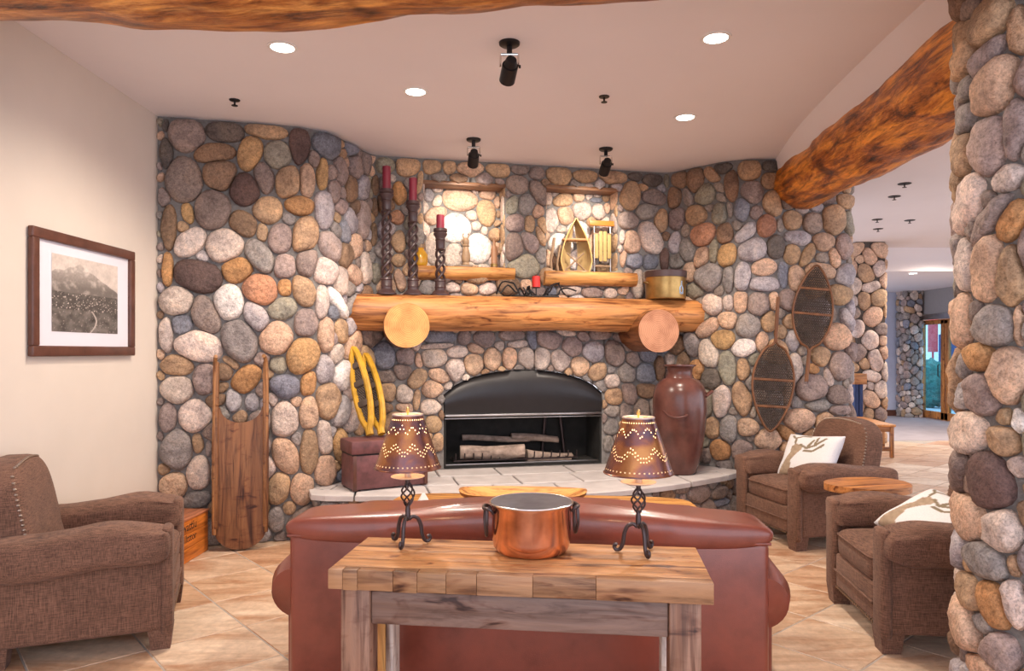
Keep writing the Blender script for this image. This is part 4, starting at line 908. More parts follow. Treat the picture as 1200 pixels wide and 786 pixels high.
# ---------------------------------------------------------------- table lamps with pierced shades
def make_lamp(label, loc, rz, kind, tiltseed):
    t = thing('table_lamp', label, 'lamp', loc, rz, 'pierced shade lamps')
    zb, zt, rb, rt = .300, .505, .128, .058
    NTH, NZ = 132, 44; skip = set()
    def dot(i, j): skip.add((int(i) % NTH, int(j)))
    for i in range(0, NTH, 3): dot(i, 3); dot(i, NZ - 4)
    for i in range(0, NTH, 2):
        ph = (i / (NTH / (12 if kind == 0 else 9))) % 1.0
        tri = abs(ph * 2 - 1) if kind == 0 else abs(math.cos(ph * PI)) ** 1.3
        dot(i, NZ - 8 - 7 * (1 - tri)); ph2 = ((i / (NTH / (9 if kind == 0 else 7))) + .3) % 1.0
        tri2 = abs(ph2 * 2 - 1) if kind == 0 else 1 - abs(math.cos(ph2 * PI)) ** 1.2
        dot(i, 11 + 8 * tri2); dot(i, 14 + 8 * tri2)
    vs = []; fs = []
    for j in range(NZ + 1):
        f = j / NZ
        for i in range(NTH):
            q = 2 * PI * i / NTH; r = rb + (rt - rb) * f
            vs.append((r * math.cos(q), r * math.sin(q), zb + (zt - zb) * f))
    for j in range(NZ):
        for i in range(NTH):
            if (i, j) not in skip: fs.append((j * NTH + i, j * NTH + (i + 1) % NTH, (j + 1) * NTH + (i + 1) % NTH, (j + 1) * NTH + i))
    sh = MB().add(vs, fs).build('shade', M['shade'], t, ang=60)
    MB().add([((r_ - .004) * math.cos(2 * PI * i / 48), (r_ - .004) * math.sin(2 * PI * i / 48), z_) for r_, z_ in ((rb, zb + .004), (rt, zt - .004)) for i in range(48)], [(i, (i + 1) % 48, 48 + (i + 1) % 48, 48 + i) for i in range(48)]).build('added_liner', M['added_liner'], sh)  # added inner shell, catches bulb light so every pierced hole glows
    MB().tube([(rb * math.cos(q), rb * math.sin(q), zb) for q in np.linspace(0, 2 * PI, 49)[:-1]], .0028, 6, closed=True).build('shade_rim', M['shade'], sh); MB().tube([(rt * math.cos(q), rt * math.sin(q), zt) for q in np.linspace(0, 2 * PI, 49)[:-1]], .0035, 6, closed=True).build('shade_rim', M['pan'], sh)
    st = MB().lathe([(0, zt + .03), (.006, zt + .028), (.008, zt + .015), (.004, zt + .008), (.003, zt - .01)][::-1], 12)
    for k in range(3):
        q = 2 * PI * k / 3; st.tube([(0, 0, zt - .006), (rt * math.cos(q), rt * math.sin(q), zt - .003)], .0018, 5)
    st.build('finial', M['brass'], t)
    MB().lathe([(0, .258), (.050, .259), (.066, .2645), (.065, .2665), (.048, .262), (.013, .262), (.013, .325), (0, .325)], 36).build('candle_pan', M['pan'], t)
    MB().sup((0, 0, .365), (.020, .020, .034), 1, 1, 16, 12).build('bulb', M['bulb'], t)
    MB().tube([(0, 0, .395), (0, 0, zt)], .002, 6).tube([(0, 0, .325), (0, 0, .335)], .012, 10).build('harp', M['brass'], t)
    s = MB(); s.tube([(0, 0, .098), (0, 0, .135), (0, 0, .160)], [.0105, .010, .007], 10).build('stem', M['iron'], t); MB().tube([(0, 0, .232), (0, 0, .245), (0, 0, .258)], [.007, .009, .010], 10).build('stem', M['iron'], t)
    bk = MB()
    for k in range(5):
        q0 = 2 * PI * k / 5
        bk.tube([((.007 + .019 * math.sin(PI * f)) * math.cos(q0 + f * PI * 1.1), (.007 + .019 * math.sin(PI * f)) * math.sin(q0 + f * PI * 1.1), .152 + .088 * f) for f in np.linspace(0, 1, 15)], .0036, 6)
    bk.build('twisted_basket', M['iron'], t)
    for k in range(3):
        q = 2 * PI * k / 3; c, s_ = math.cos(q), math.sin(q)
        P = [(.004, .098), (.020, .108), (.040, .098), (.052, .070), (.057, .035), (.068, .012), (.082, .008), (.090, .018), (.086, .028), (.078, .026)]
        MB().tube(smoothpath([(c * r, s_ * r, z) for r, z in P], 5), [.0075] * 26 + [.0068] * 20, 8).build('foot', M['iron'], t)
    L = bpy.data.lights.new('lamp_bulb', 'POINT'); L.energy = POW_LAMP; L.color = (1, .72, .42); L.shadow_soft_size = .03
    lo = bpy.data.objects.new('lamp_bulb', L); link(lo, t); lo.location = (0, 0, .43)
    return t
make_lamp('pierced tin lamp with zigzag dot pattern left of the copper pot', (-.405, 2.785, TZ + .001), math.radians(-100), 0, 1)
make_lamp('pierced tin lamp with scalloped dot pattern right of the copper pot', (.470, 2.665, TZ + .001), math.radians(-75), 1, 2)
# ---------------------------------------------------------------- coffee table, dough bowl, card
cf = thing('coffee_table', 'live edge slab coffee table between the sofa and the hearth', 'table', (.20, 4.92, 0), math.radians(-5))
pl = []
for k in range(72):
    q = 2 * PI * k / 72; c, s = math.cos(q), math.sin(q)
    x = 1.06 * math.copysign(abs(c) ** .35, c); y = .36 * math.copysign(abs(s) ** .5, s); e = 1 + .05 * noise.noise(Vector((x * 2, y * 2, 4)))
    pl.append((x * (1 + .02 * noise.noise(Vector((x, y * 3, 8)))), y * e))
mb = MB(); n = 72
for zz, sc in ((.385, .95), (.40, .985), (.43, 1.0), (.45, .99)):
    pass
vs = [(x * .96, y * .94, .385) for x, y in pl] + [(x, y, .41) for x, y in pl] + [(x, y, .44) for x, y in pl] + [(x * .994, y * .985, .450) for x, y in pl]
fs = [tuple(range(n))[::-1], tuple(range(3 * n, 4 * n))]
for r in range(3): fs += [(r * n + i, r * n + (i + 1) % n, (r + 1) * n + (i + 1) % n, (r + 1) * n + i) for i in range(n)]
mb.add(vs, fs).build('slab_top', M['woodx'], cf, color=(.58, .29, .085))
for x in (-.75, .75):
    for y in (-.22, .22): MB().tube([(x * 1.06, y * 1.05, 0), (x, y, .40)], [.05, .045], 14).build('leg', M['woodz'], cf, color=(.4, .2, .08))
bw = thing('dough_bowl', 'long carved wooden dough bowl on the coffee table', 'bowl', (.075, 4.98, .451), math.radians(-4))
def bowl_ring(sx, sy, z, n=56):
    out = []
    for k in range(n):
        q = 2 * PI * k / n; c, s = math.cos(q), math.sin(q)
        out.append((sx * math.copysign(abs(c) ** .6, c), sy * math.copysign(abs(s) ** .75, s), z + .015 * abs(c) ** 6 * (z / .075)))
    return out
def ringmesh(rs, cap0=True, cap1=False):
    n = len(rs[0]); vs = [p for r in rs for p in r]; fs = []
    for r in range(len(rs) - 1): fs += [(r * n + i, r * n + (i + 1) % n, (r + 1) * n + (i + 1) % n, (r + 1) * n + i) for i in range(n)]
    if cap0: fs.append(tuple(range(n))[::-1])
    if cap1: fs.append(tuple(range((len(rs) - 1) * n, len(rs) * n)))
    return MB().add(vs, fs)
ringmesh([bowl_ring(.30, .10, 0), bowl_ring(.38, .15, .02), bowl_ring(.435, .19, .055), bowl_ring(.445, .20, .078)]).build('shell', M['woodx'], bw, color=(.25, .11, .05))
ringmesh([bowl_ring(.445, .20, .078), bowl_ring(.425, .185, .080), bowl_ring(.39, .155, .06), bowl_ring(.30, .10, .022)], False, True).build('hollow', M['woodx'], bw, color=(.66, .33, .11))
tag(MB().add([(-.035, -.02, 0), (.035, -.02, 0), (.035, .02, 0), (-.035, .02, 0), (-.01, 0, .052), (.01, 0, .052)], [(0, 3, 2, 1), (0, 1, 5, 4), (2, 3, 4, 5), (0, 4, 3), (1, 2, 5)]).build('tent_card', M['white'], loc=(-.625, 5.06, .4505), rot=(0, 0, .5), smooth=False), 'small white folded card at the end of the coffee table', 'card')

# ---------------------------------------------------------------- vase
vs_ = thing('vase', 'tall brown clay vase with small ear handles on the hearth', 'vase', (1.52, 6.50, HZ), -.2)
MB().lathe([(0, 0), (.135, 0), (.150, .012), (.168, .08), (.200, .22), (.228, .40), (.240, .55), (.240, .66), (.232, .74), (.208, .80), (.168, .840), (.126, .862), (.112, .90), (.114, .94), (.128, .962), (.146, .970), (.146, .980), (.130, .982), (.108, .95), (.098, .88), (.0, .80)], 56).build('body', M['clay'], vs_)
MB().tube(smoothpath([(.228, -.06, .70), (.275, -.03, .735), (.285, 0, .742), (.275, .03, .735), (.228, .06, .70)]), .014, 8).build('handle', M['clay'], vs_)
MB().tube(smoothpath([(-.15, -.178, .58), (-.10, -.235, .54), (-.04, -.262, .525), (.02, -.262, .53), (.06, -.238, .545)]), .011, 8).build('handle', M['clay'], vs_)

# ---------------------------------------------------------------- chest and yellow snowshoes on it
ca = math.atan2(.32, .557)
ch = thing('chest', 'maroon leather covered chest on the hearth left of the fire', 'chest', (-1.247, 5.60, HZ), ca)
MB().rbox((.32, .155, .145), (.635, .30, .27), .010, 2).build('body', M['chest'], ch)
MB().rbox((.32, .155, .342), (.655, .32, .105), .012, 2).build('lid', M['chest'], ch)
MB().rbox((.32, .155, .284), (.63, .295, .02), .004, 1).build('shadow_gap', M['black'], ch)
for x in (.02, .62): MB().rbox((x, -.001, .145), (.03, .008, .27), .003).build('corner_strap', M['frame'], ch)
MB().rbox((.32, -.004, .285), (.05, .012, .06), .003).build('latch', M['brass'], ch)
for x in (.03, .61):
    for y in (.03, .28): MB().rbox((x, y, .006), (.04, .04, .012), .003).build('foot', M['frame'], ch)
def snowshoe_pts(L, w, tail, nose=.5):
    pts = []; n = 16
    for i in range(n + 1):
        f = i / n; z = tail + (L - tail) * f
        x = .010 + w * (math.sin(PI * min(1, f ** .85)) ** .75) * (1 if f < .97 else 1)
        pts.append((x, z))
    return pts
def make_snowshoe(name, label, mat_f, mat_w, L, w, tail, group, r=.011, bars=(.42, .72), bar_m=None, nr=.0034):
    t = thing(name, label, 'snowshoe', (0, 0, 0), 0, group)
    half = snowshoe_pts(L, w, tail); half[-1] = (0, L)
    loop = [(.006, 0, 0), (.007, 0, tail * .6)] + [(x, 0, z) for x, z in half] + [(-x, 0, z) for x, z in half[::-1][1:]] + [(-.007, 0, tail * .6), (-.006, 0, 0)]
    MB().tube(smoothpath(loop, 3), r, 8).build('frame', mat_f, t)
    def wid(z):
        return float(np.interp(z, [p[1] for p in half], [p[0] for p in half]))
    for b in bars:
        z = tail + (L - tail) * b; q = wid(z); MB().rbox((0, 0, z), (2 * q, r * 1.5, r * 2.2), r * .5).build('crossbar', bar_m or mat_f, t)
    net = MB(); st = .028
    k = -L
    for sg in (-1, 1):
        for c0 in np.arange(-L, 2 * L, st):
            run = []
            for z in np.linspace(tail, L - .01, 70):
                x = sg * (z - c0) * .7
                if abs(x) < wid(z) - r * .3: run.append((x, sg * .002, z))
                else:
                    if len(run) > 1: net.tube([run[0], run[-1]], nr, 4, caps=False)
                    run = []
            if len(run) > 1: net.tube([run[0], run[-1]], nr, 4, caps=False)
    for z in np.arange(tail + .06, L - .02, st * .8):
        q = wid(z) - r * .3
        if q > .01: net.tube([(-q, 0, z), (q, 0, z)], nr, 4, caps=False)
    nb = net.build('webbing', mat_w, t, smooth=False); nb['kind'] = 'stuff'
    return t
def place_ss(t, tail_p, tip_p, normal):
    a, b = Vector(tail_p), Vector(tip_p); z = (b - a).normalized(); y = -Vector(normal); y = (y - z * y.dot(z)).normalized(); x = y.cross(z)
    t.matrix_world = Matrix.Translation(a) @ Matrix((x, y, z)).transposed().to_4x4()
    loc, q, sc = t.matrix_world.decompose(); t.location = loc; t.rotation_euler = q.to_euler()
def wr(u, v, d):                               # a point d in front of the right-hand stone wall
    s = W.S(u, sD, SVIS); x, y = W.at(s, d); x, y = float(x), float(y)
    for _ in range(4):
        s += (u - (CU + F * x / y)) * .008; x, y = (float(q) for q in W.at(s, d))
    return Vector((x, y, EYE + (CV - v) * y / F))
wood_ss = m_wood('snowshoe_ash', 'Z', .5, 1.0, .8, False)
s1 = make_snowshoe('snowshoe', 'wooden snowshoe hanging tail up on the stone wall above the armchair', wood_ss, M['webbing'], 1.24, .178, .42, 'snowshoes on the stone wall')
s2 = make_snowshoe('snowshoe', 'wooden snowshoe hanging nose up beside the hall, higher of the pair', wood_ss, M['webbing'], 1.08, .168, .30, 'snowshoes on the stone wall')
for s in (s1, s2):
    for c in s.children:
        if c.name.startswith(('frame', 'crossbar')): c.color = (.20, .082, .032, 1)
place_ss(s1, wr(912, 348, .10), wr(903, 500, .10), (-.05, -1, 0))
place_ss(s2, wr(945, 447, .10), wr(957, 317, .10), (-.1, -1, 0))
y1 = make_snowshoe('snowshoe', 'yellow framed snowshoe standing on the chest, left of the pair', M['yellow'], M['webbing'], .78, .058, .06, 'yellow snowshoes on the chest', r=.027, bars=(.3, .55, .78), bar_m=M['webbing'], nr=.006)
y2 = make_snowshoe('snowshoe', 'yellow framed snowshoe standing on the chest, right of the pair', M['yellow'], M['webbing'], .78, .058, .06, 'yellow snowshoes on the chest', r=.027, bars=(.3, .55, .78), bar_m=M['webbing'], nr=.006)
cx_, sx_ = math.cos(ca), math.sin(ca); chp = lambda x, y, z: Vector((-1.247 + cx_ * x - sx_ * y, 5.60 + sx_ * x + cx_ * y, HZ + z))
ytip = lambda u, v, d: (lambda q: Vector((q[0], q[1], EYE + (CV - v) * q[1] / F)))([float(k) for k in W.at(W.S(u), d)])
place_ss(y1, chp(.20, .17, .420), ytip(404, 418, .10), (-.35, -.9, 0))
place_ss(y2, chp(.30, .17, .420), ytip(417, 418, .10), (-.35, -.9, 0))

# ---------------------------------------------------------------- toboggan, crate, picture
tb = thing('toboggan', 'old brown plank toboggan leaning on the stone wall', 'toboggan', (0, 0, 0))
bt = Vector((-2.045, 5.40, .012)); tp = Vector((-2.10, 5.565, 1.475)); z = (tp - bt).normalized(); y = Vector((-.22, .97, 0)); y = (y - z * y.dot(z)).normalized(); x = y.cross(z)
mw = Matrix.Translation(bt) @ Matrix((x, y, z)).transposed().to_4x4(); lc, qq, _ = mw.decompose(); tb.location = lc; tb.rotation_euler = qq.to_euler()
HW_, HT = .185, 1.02
pr = [(HW_ * math.cos(q), .15 + .15 * math.sin(q)) for q in np.linspace(PI, 2 * PI, 17)]
pr += [(HW_, HT + .05)] + [(HW_ * .82 * math.cos(q), HT + .05 - .12 * math.sin(q)) for q in np.linspace(0.02, PI - .02, 17)] + [(-HW_, HT + .05)]
m4 = MB(); m4.prism([(a, b) for a, b in pr], -.012, .012, Matrix(((1, 0, 0, 0), (0, 0, 1, 0), (0, 1, 0, 0), (0, 0, 0, 1))))
m4.build('bed_plank', M['woodz'], tb, color=(.235, .10, .04), smooth=False)
for s in (-1, 1):
    MB().tube(smoothpath([(s * HW_, -.02, .12), (s * (HW_ + .004), -.022, .5), (s * (HW_ + .004), -.022, 1.1), (s * (HW_ + .002), -.03, 1.36), (s * (HW_ - .004), -.055, 1.44), (s * (HW_ - .012), -.085, 1.455)], 6), .015, 8).build('side_rail', M['woodz'], tb, color=(.33, .155, .06))
    MB().rbox((s * (HW_ - .006), -.012, .79), (.036, .045, 1.26), .008).build('side_board', M['woodz'], tb, color=(.28, .125, .05))
MB().tube([(-HW_, -.02, 1.10), (-HW_ + .02, -.03, 1.08)], .012, 8).tube([(HW_, -.02, 1.12), (HW_ - .02, -.03, 1.10)], .012, 8).build('peg', M['woodx'], tb, color=(.35, .16, .06))

cr = thing('crate', 'orange stained wooden crate with lettering beside the toboggan', 'crate', (-2.50, 5.20, 0), math.radians(-2))
for k in range(3): MB().rbox((.185, 0, .05 + .1 * k), (.016, .46, .098), .003).build('board', M['woody'], cr, color=(.66, .21, .035))
for k in range(3): MB().rbox((-.185, 0, .05 + .1 * k), (.016, .46, .098), .003).build('board', M['woody'], cr, color=(.5, .19, .06))
for s in (-1, 1):
    for k in range(2): MB().rbox((0, s * .222, .075 + .15 * k), (.354, .016, .148), .003).build('end_board', M['woodx'], cr, color=(.5, .19, .06))
MB().rbox((0, 0, .306), (.40, .48, .014), .004).build('lid', M['woody'], cr, color=(.40, .15, .075))
MB().rbox((0, 0, .01), (.35, .43, .014), .003).build('bottom', M['woody'], cr, color=(.4, .16, .07))
for txt, zz, sz in (('Swattiu', .225, .085), ('willtttor', .145, .075)):
    cu = bpy.data.curves.new('lettering', 'FONT'); cu.body = txt; cu.size = sz; cu.extrude = .0006; cu.align_x = 'LEFT'; cu.materials.append(M['ink'])
    tf = bpy.data.objects.new('lettering', cu); COL.objects.link(tf); bpy.context.view_layer.update()
    tm = bpy.data.meshes.new_from_object(tf.evaluated_get(bpy.context.evaluated_depsgraph_get())); bpy.data.objects.remove(tf)
    tm.materials.clear(); tm.materials.append(M['ink'])
    tx = bpy.data.objects.new('lettering', tm); link(tx, cr); tx.location = (.1942, -.205, zz); tx.rotation_euler = (PI / 2, 0, PI / 2)

fm = thing('framed_picture', 'framed sepia photograph of a mountain above a town on the cream wall', 'picture', (-2.708, 4.545, 1.84), math.radians(90))
PW, PH, FT = 1.09, .735, .062
for (cx, cz, w, h, nm) in ((0, PH / 2 - FT / 2, PW, FT, 'frame_rail'), (0, -PH / 2 + FT / 2, PW, FT, 'frame_rail'), (-PW / 2 + FT / 2, 0, FT, PH - 2 * FT + .004, 'frame_stile'), (PW / 2 - FT / 2, 0, FT, PH - 2 * FT + .004, 'frame_stile')):
    MB().rbox((cx, -.019, cz), (w, .034, h), .009, 3).build(nm, M['frame'], fm)
MB().box((0, -.008, 0), (PW - .06, .010, PH - .06)).build('mat_board', M['mat'], fm)
iw, ih = .70, .46; NX, NY = 170, 112; vs = []; fs = []; cols = []
for i in range(NX + 1):
    for j in range(NY + 1):
        u, v = i / NX, j / NY; vs.append(((u - .5) * iw, -.0145, (v - .5) * ih + .01))
        ridge = .91 - (.52 * (u - .4) if u > .4 else .36 * (.4 - u)) + .03 * noise.noise(Vector((u * 9, 0, 0)))
        n1 = noise.fractal(Vector((u * 9, v * 9, 0)), .9, 2, 5); n2 = noise.noise(Vector((u * 42, v * 60, 3)))
        if v > ridge: c = .62 + .10 * n1
        elif v > .52:
            snow = max(0, (v - .60) / .3); c = .17 + .30 * snow + .30 * max(0, n1) + .12 * n2 * snow
        elif v > .30: c = .10 + .13 * abs(n1) + (.5 if n2 > .42 else 0) - .03
        else:
            c = .13 + .10 * n1 + (.22 if n2 > .5 else 0)
            if abs((u - .52) - .22 * math.sin(v * 9) * .5 - .1 * (0.3 - v)) < .012: c = .45
        c = max(.03, min(.8, c)); cols.append((c, c * .87, c * .78, 1))
for i in range(NX):
    for j in range(NY): a = i * (NY + 1) + j; fs.append((a, a + NY + 1, a + NY + 2, a + 1))
me = bpy.data.meshes.new('print'); me.from_pydata(vs, [], fs); at = me.color_attributes.new('Col', 'FLOAT_COLOR', 'POINT'); at.data.foreach_set('color', np.array(cols, dtype=np.float32).ravel()); me.materials.append(M['print'])
po = bpy.data.objects.new('photo_print', me); link(po, fm)

# ---------------------------------------------------------------- on the mantel
def mz(u, d=.0):                               # a spot on the mantel's flat top
    s = W.S(u, sC - .4, sD + .4); p = None; t = 1.5
    for _ in range(12):
        p = m0 + wd * t + wn * d; t += (u - (CU + F * p.x / p.y)) * p.y / F
    return Vector((p.x, p.y, MZ))
def make_candle_holder(label, u, vtop, vcup, h_tw, d=.02):
    p = mz(u, d); t = thing('candle_holder', label, 'candlestick', p, 0, 'twisted candle holders'); k = p.y / F
    H = EYE + (CV - vcup) * k - p.z; HC = EYE + (CV - vtop) * k - p.z; b0, b1 = .155, H - .20
    MB().lathe([(0, 0), (.088, 0), (.090, .014), (.078, .022), (.066, .038), (.050, .05), (.048, .07), (.053, .078), (.049, .09), (.049, .128), (.055, .134), (.050, .150), (.035, b0)], 28).build('base', M['holder'], t)
    tw = MB(); turns = (b1 - b0) / .26
    for q0 in (0, PI * 2 / 3, PI * 4 / 3):
        tw.tube([(.036 * math.cos(q0 + 2 * PI * turns * f), .036 * math.sin(q0 + 2 * PI * turns * f), b0 - .004 + (b1 - b0 + .008) * f) for f in np.linspace(0, 1, int(28 * max(1, turns)))], .0125, 8)
    tw.build('twisted_shaft', M['holder'], t)
    MB().lathe([(.035, b1), (.048, b1 + .012), (.040, b1 + .02), (.043, b1 + .09), (.049, b1 + .098), (.043, b1 + .106), (.045, b1 + .12), (.062, b1 + .145), (.064, b1 + .155), (.056, b1 + .165), (.064, b1 + .176), (.062, H), (.0, H)], 28).build('cup', M['holder'], t)
    c = MB().lathe([(0, 0), (.036, 0), (.036, HC - H - .004), (.030, HC - H), (.01, HC - H - .004), (0, HC - H - .004)], 24).tube([(0, 0, HC - H - .005), (.002, 0, HC - H + .012)], .0018, 5)
    tag(c.build('candle', M['red'], loc=(p.x, p.y, p.z + H + .001)), {0: 'dark red pillar candle in the tallest twisted holder at the mantel end', 1: 'dark red pillar candle in the middle twisted holder', 2: 'dark red pillar candle in the shortest twisted holder'}[h_tw], 'candle', 'dark red candles')
    return t
make_candle_holder('tallest twisted dark candle holder at the left end of the mantel', 453, 195, 222, 0, .02)
make_candle_holder('middle sized twisted dark candle holder on the mantel', 484, 209, 236, 1, .0)
make_candle_holder('shortest twisted dark candle holder before the left niche shelf', 516, 252, 268, 2, -.01)
# branch candle holder
p = mz(628, .03); bh = thing('branch_centerpiece', 'black iron branch centerpiece in the middle of the mantel', 'centerpiece', p, wa)
rb = random.Random(5)
for k in range(9):
    x0 = -.30 + .60 * k / 8; pts = [(x0 * .5, 0, .02)]
    for s in range(4): pts.append((pts[-1][0] + x0 * .2 + rb.uniform(-.04, .04), rb.uniform(-.05, .03), max(.012, .03 + rb.uniform(-.02, .11))))
    MB().tube(smoothpath(pts, 4), .0075, 6).build('branch', M['black'], bh)
MB().tube([(-.24, -.01, .009), (.22, -.01, .009)], .009, 8).tube([(0, -.01, .01), (0, -.01, .085)], .006, 8).lathe([(0, .083), (.034, .085), (.036, .092), (0, .092)], 20, (0, -.01, 0)).build('stand', M['black'], bh)
q = p + wn * .01
tag(MB().lathe([(0, 0), (.037, 0), (.037, .098), (.03, .103), (0, .100)], 24).tube([(0, 0, .1), (.002, 0, .115)], .0018, 5).build('candle', M['red2'], loc=(q.x, q.y, p.z + .0932)), 'short bright red candle on the iron branch centerpiece', 'candle')
# brass bucket
p = mz(780, .05); k = p.y / F
bb = thing('brass_bucket', 'aged brass bucket with dark rim at the right end of the mantel', 'bucket', p + Vector((0, 0, .001)), wa)
MB().lathe([(0, 0), (.188, 0), (.192, .01), (.192, .205), (.180, .205), (.180, .02), (0, .02)], 44).build('body', M['brass'], bb)
MB().lathe([(.193, .205), (.200, .207), (.201, .262), (.196, .268), (.184, .266), (.182, .204)], 44).build('rim_band', M['holder'], bb)
for q0 in (-1, 1): MB().tube(smoothpath([(q0 * .19, -.03, .15), (q0 * .215, -.02, .16), (q0 * .215, .02, .16), (q0 * .19, .03, .15)]), .006, 6).build('ear', M['brass'], bb)
em = MB()
def onb(a, z, r=.1935): return (r * math.sin(a), -r * math.cos(a), z)
em.tube([onb(.42 + .12 * math.cos(q), .085 + .032 * math.sin(q)) for q in np.linspace(0, 2 * PI, 25)[:-1]], .004, 6, closed=True)
em.tube([onb(.30, .05), onb(.42, .155), onb(.54, .05)], .004, 6).tube([onb(.30, .045), onb(.42, .042), onb(.54, .045)], .005, 6).tube([onb(.40, .15), onb(.44, .15), onb(.44, .165)], .005, 6)
e = em.build('emblem', M['blueink'], bb); e['label'] = 'pale blue crest on the bucket side'
# ---------------------------------------------------------------- in the niches
def nz_(u, d, z):
    s = W.S(u, sC, sD); x, y = (float(q) for q in W.at(s, d))
    for _ in range(5):
        s += (u - (CU + F * x / y)) * .008; x, y = (float(q) for q in W.at(s, d))
    return Vector((x, y, z + .001))
bz = m_plain('pale_carved_wood', (.30, .19, .11), .55, var=.25, scale=20)
p = nz_(546, -.08, NZ1); t = thing('carved_figure', 'small carved post figure on an oval base in the left niche', 'figurine', p, wa)
MB().lathe([(0, 0), (.120, 0), (.125, .012), (.112, .026), (.0, .03)], 32, sy=.6).build('base', m_plain('figure_base', (.14, .10, .07), .6), t)
MB().lathe([(.035, .027), (.038, .04), (.030, .055), (.040, .075), (.042, .12), (.032, .17), (.026, .205), (.034, .215), (.024, .228), (.032, .25), (.030, .275), (.02, .29), (0, .296)], 20).build('body', bz, t)
MB().tube(smoothpath([(-.012, 0, .28), (-.030, 0, .31), (-.022, 0, .335)]), .006, 6).tube(smoothpath([(.012, 0, .28), (.030, 0, .31), (.022, 0, .335)]), .006, 6).tube([(-.03, -.01, .22), (-.05, -.01, .25), (-.035, -.01, .27)], .007, 6).build('antlers', bz, t)
p = nz_(579, -.07, NZ1); t = thing('wooden_bottle', 'slim turned wooden bottle at the right of the left niche', 'bottle', p, 0)
MB().lathe([(0, 0), (.032, 0), (.034, .02), (.030, .03), (.030, .19), (.024, .215), (.014, .235), (.013, .285), (.017, .29), (.016, .30), (0, .302)], 24).build('body', m_plain('turned_wood', (.27, .13, .065), .5), t)
MB().lathe([(.0345, .02), (.0352, .05), (.0305, .052)], 24).build('band', M['brass'], t)
p = nz_(493, .045, NZ1); t = thing('amber_jar', 'amber glass jar at the left end of the left niche shelf', 'jar', p, 0)
MB().lathe([(0, 0), (.055, 0), (.066, .02), (.066, .10), (.045, .135), (.03, .15), (.034, .165), (0, .165)], 24).build('body', M['amber'], t)
MB().lathe([(0, .166), (.030, .167), (.022, .20), (.008, .225), (0, .228)], 18).build('stopper', bz, t)
# model rowboat standing on its stern
p = nz_(674, -.07, NZ2); t = thing('model_rowboat', 'pale wooden model rowboat standing on end in the right niche', 'model boat', p, wa - .12)
L_, B_ = .535, .155; side = {}
for sg in (-1, 1):
    vs = []; fs = []; n = 20
    for i in range(n + 1):
        f = i / n; zz = L_ * f; w = B_ * (math.sin(PI * (.30 + .70 * (1 - f) * .0 + .7 * (f))) if f > .3 else 1) if False else B_ * (1 - max(0, (f - .15) / .85) ** 1.9) * (.80 + .2 * min(1, f / .2))
        for (yy, k) in ((-.075, 1.0), (.0, .92), (.06, .62), (.075, .30)): vs.append((sg * max(.004, w * k), yy * (1 - .25 * f), zz))
    for i in range(n):
        for j in range(3): a = i * 4 + j; fs.append((a, a + 4, a + 5, a + 1))
    n0 = len(vs); vs += [(x - sg * .008, y, z) for x, y, z in vs]; fs += [tuple(q + n0 for q in f[::-1]) for f in fs]
    for i in range(n): fs += [(i * 4, n0 + i * 4, n0 + i * 4 + 4, i * 4 + 4), (i * 4 + 3, i * 4 + 7, n0 + i * 4 + 7, n0 + i * 4 + 3)]
    MB().add(vs, fs).build('hull_side', m_plain('boat_hull_%d' % (sg + 1), (.42, .29, .13), .5, var=.15), t)
    MB().tube([(sg * max(.004, B_ * (1 - max(0, (i / n - .15) / .85) ** 1.9) * (.80 + .2 * min(1, i / n / .2))), -.077 * (1 - .25 * i / n), L_ * i / n) for i in range(n + 1)], .007, 6).build('gunwale', m_plain('gunwale_%d' % (sg + 1), (.62, .40, .14), .5), t)
    a = .35 * L_; MB().tube([(-sg * .11, .0, .02), (sg * .085, -.01, .20)], .008, 6).build('oar', bz, t)
MB().rbox((0, -.02, .325), (2 * B_ * .84, .10, .022), .004).build('thwart', m_plain('thwart_wood', (.42, .20, .07), .5), t)
MB().rbox((0, .0, .015), (2 * B_ * .78, .13, .014), .003).build('transom', bz, t)
# model sled
p = nz_(706, -.08, NZ2); t = thing('model_sled', 'small model sled with slatted pale seat standing in the right niche', 'model sled', p, wa)
for x in (-.085, .085): MB().tube(smoothpath([(x, 0, 0), (x, 0, .2), (x * 1.0, .005, .50)]), .009, 8).build('runner', M['steel'], t)
for x in (-.066, -.022, .022, .066):
    h = .30 - .06 * (abs(x) > .05); MB().rbox((x, -.015, .275), (.038, .012, h), .005).build('slat', m_plain('sled_slat_%d' % int(x * 1000 + 100), (.50, .36, .13), .5), t)
for zz in (.08, .20, .40): MB().rbox((0, 0, zz), (.19, .014, .02), .004).build('crossbar', bz, t)
MB().rbox((-.01, -.005, .505), (.26, .03, .052), .006).build('steering_bar', m_plain('sled_bar', (.60, .20, .03), .45), t)
p = nz_(651, -.06, NZ2); t = thing('carved_skis', 'two short curved pale wooden boards in the corner of the right niche', 'boards', p, wa)
for x, h in ((-.035, .34), (.03, .27)): MB().tube(smoothpath([(x, 0, 0), (x - .012, 0, h * .3), (x + .004, 0, h * .65), (x + .025, .01, h)]), [.014 + .004 * 0] * 25, 8).build('board', bz, t)
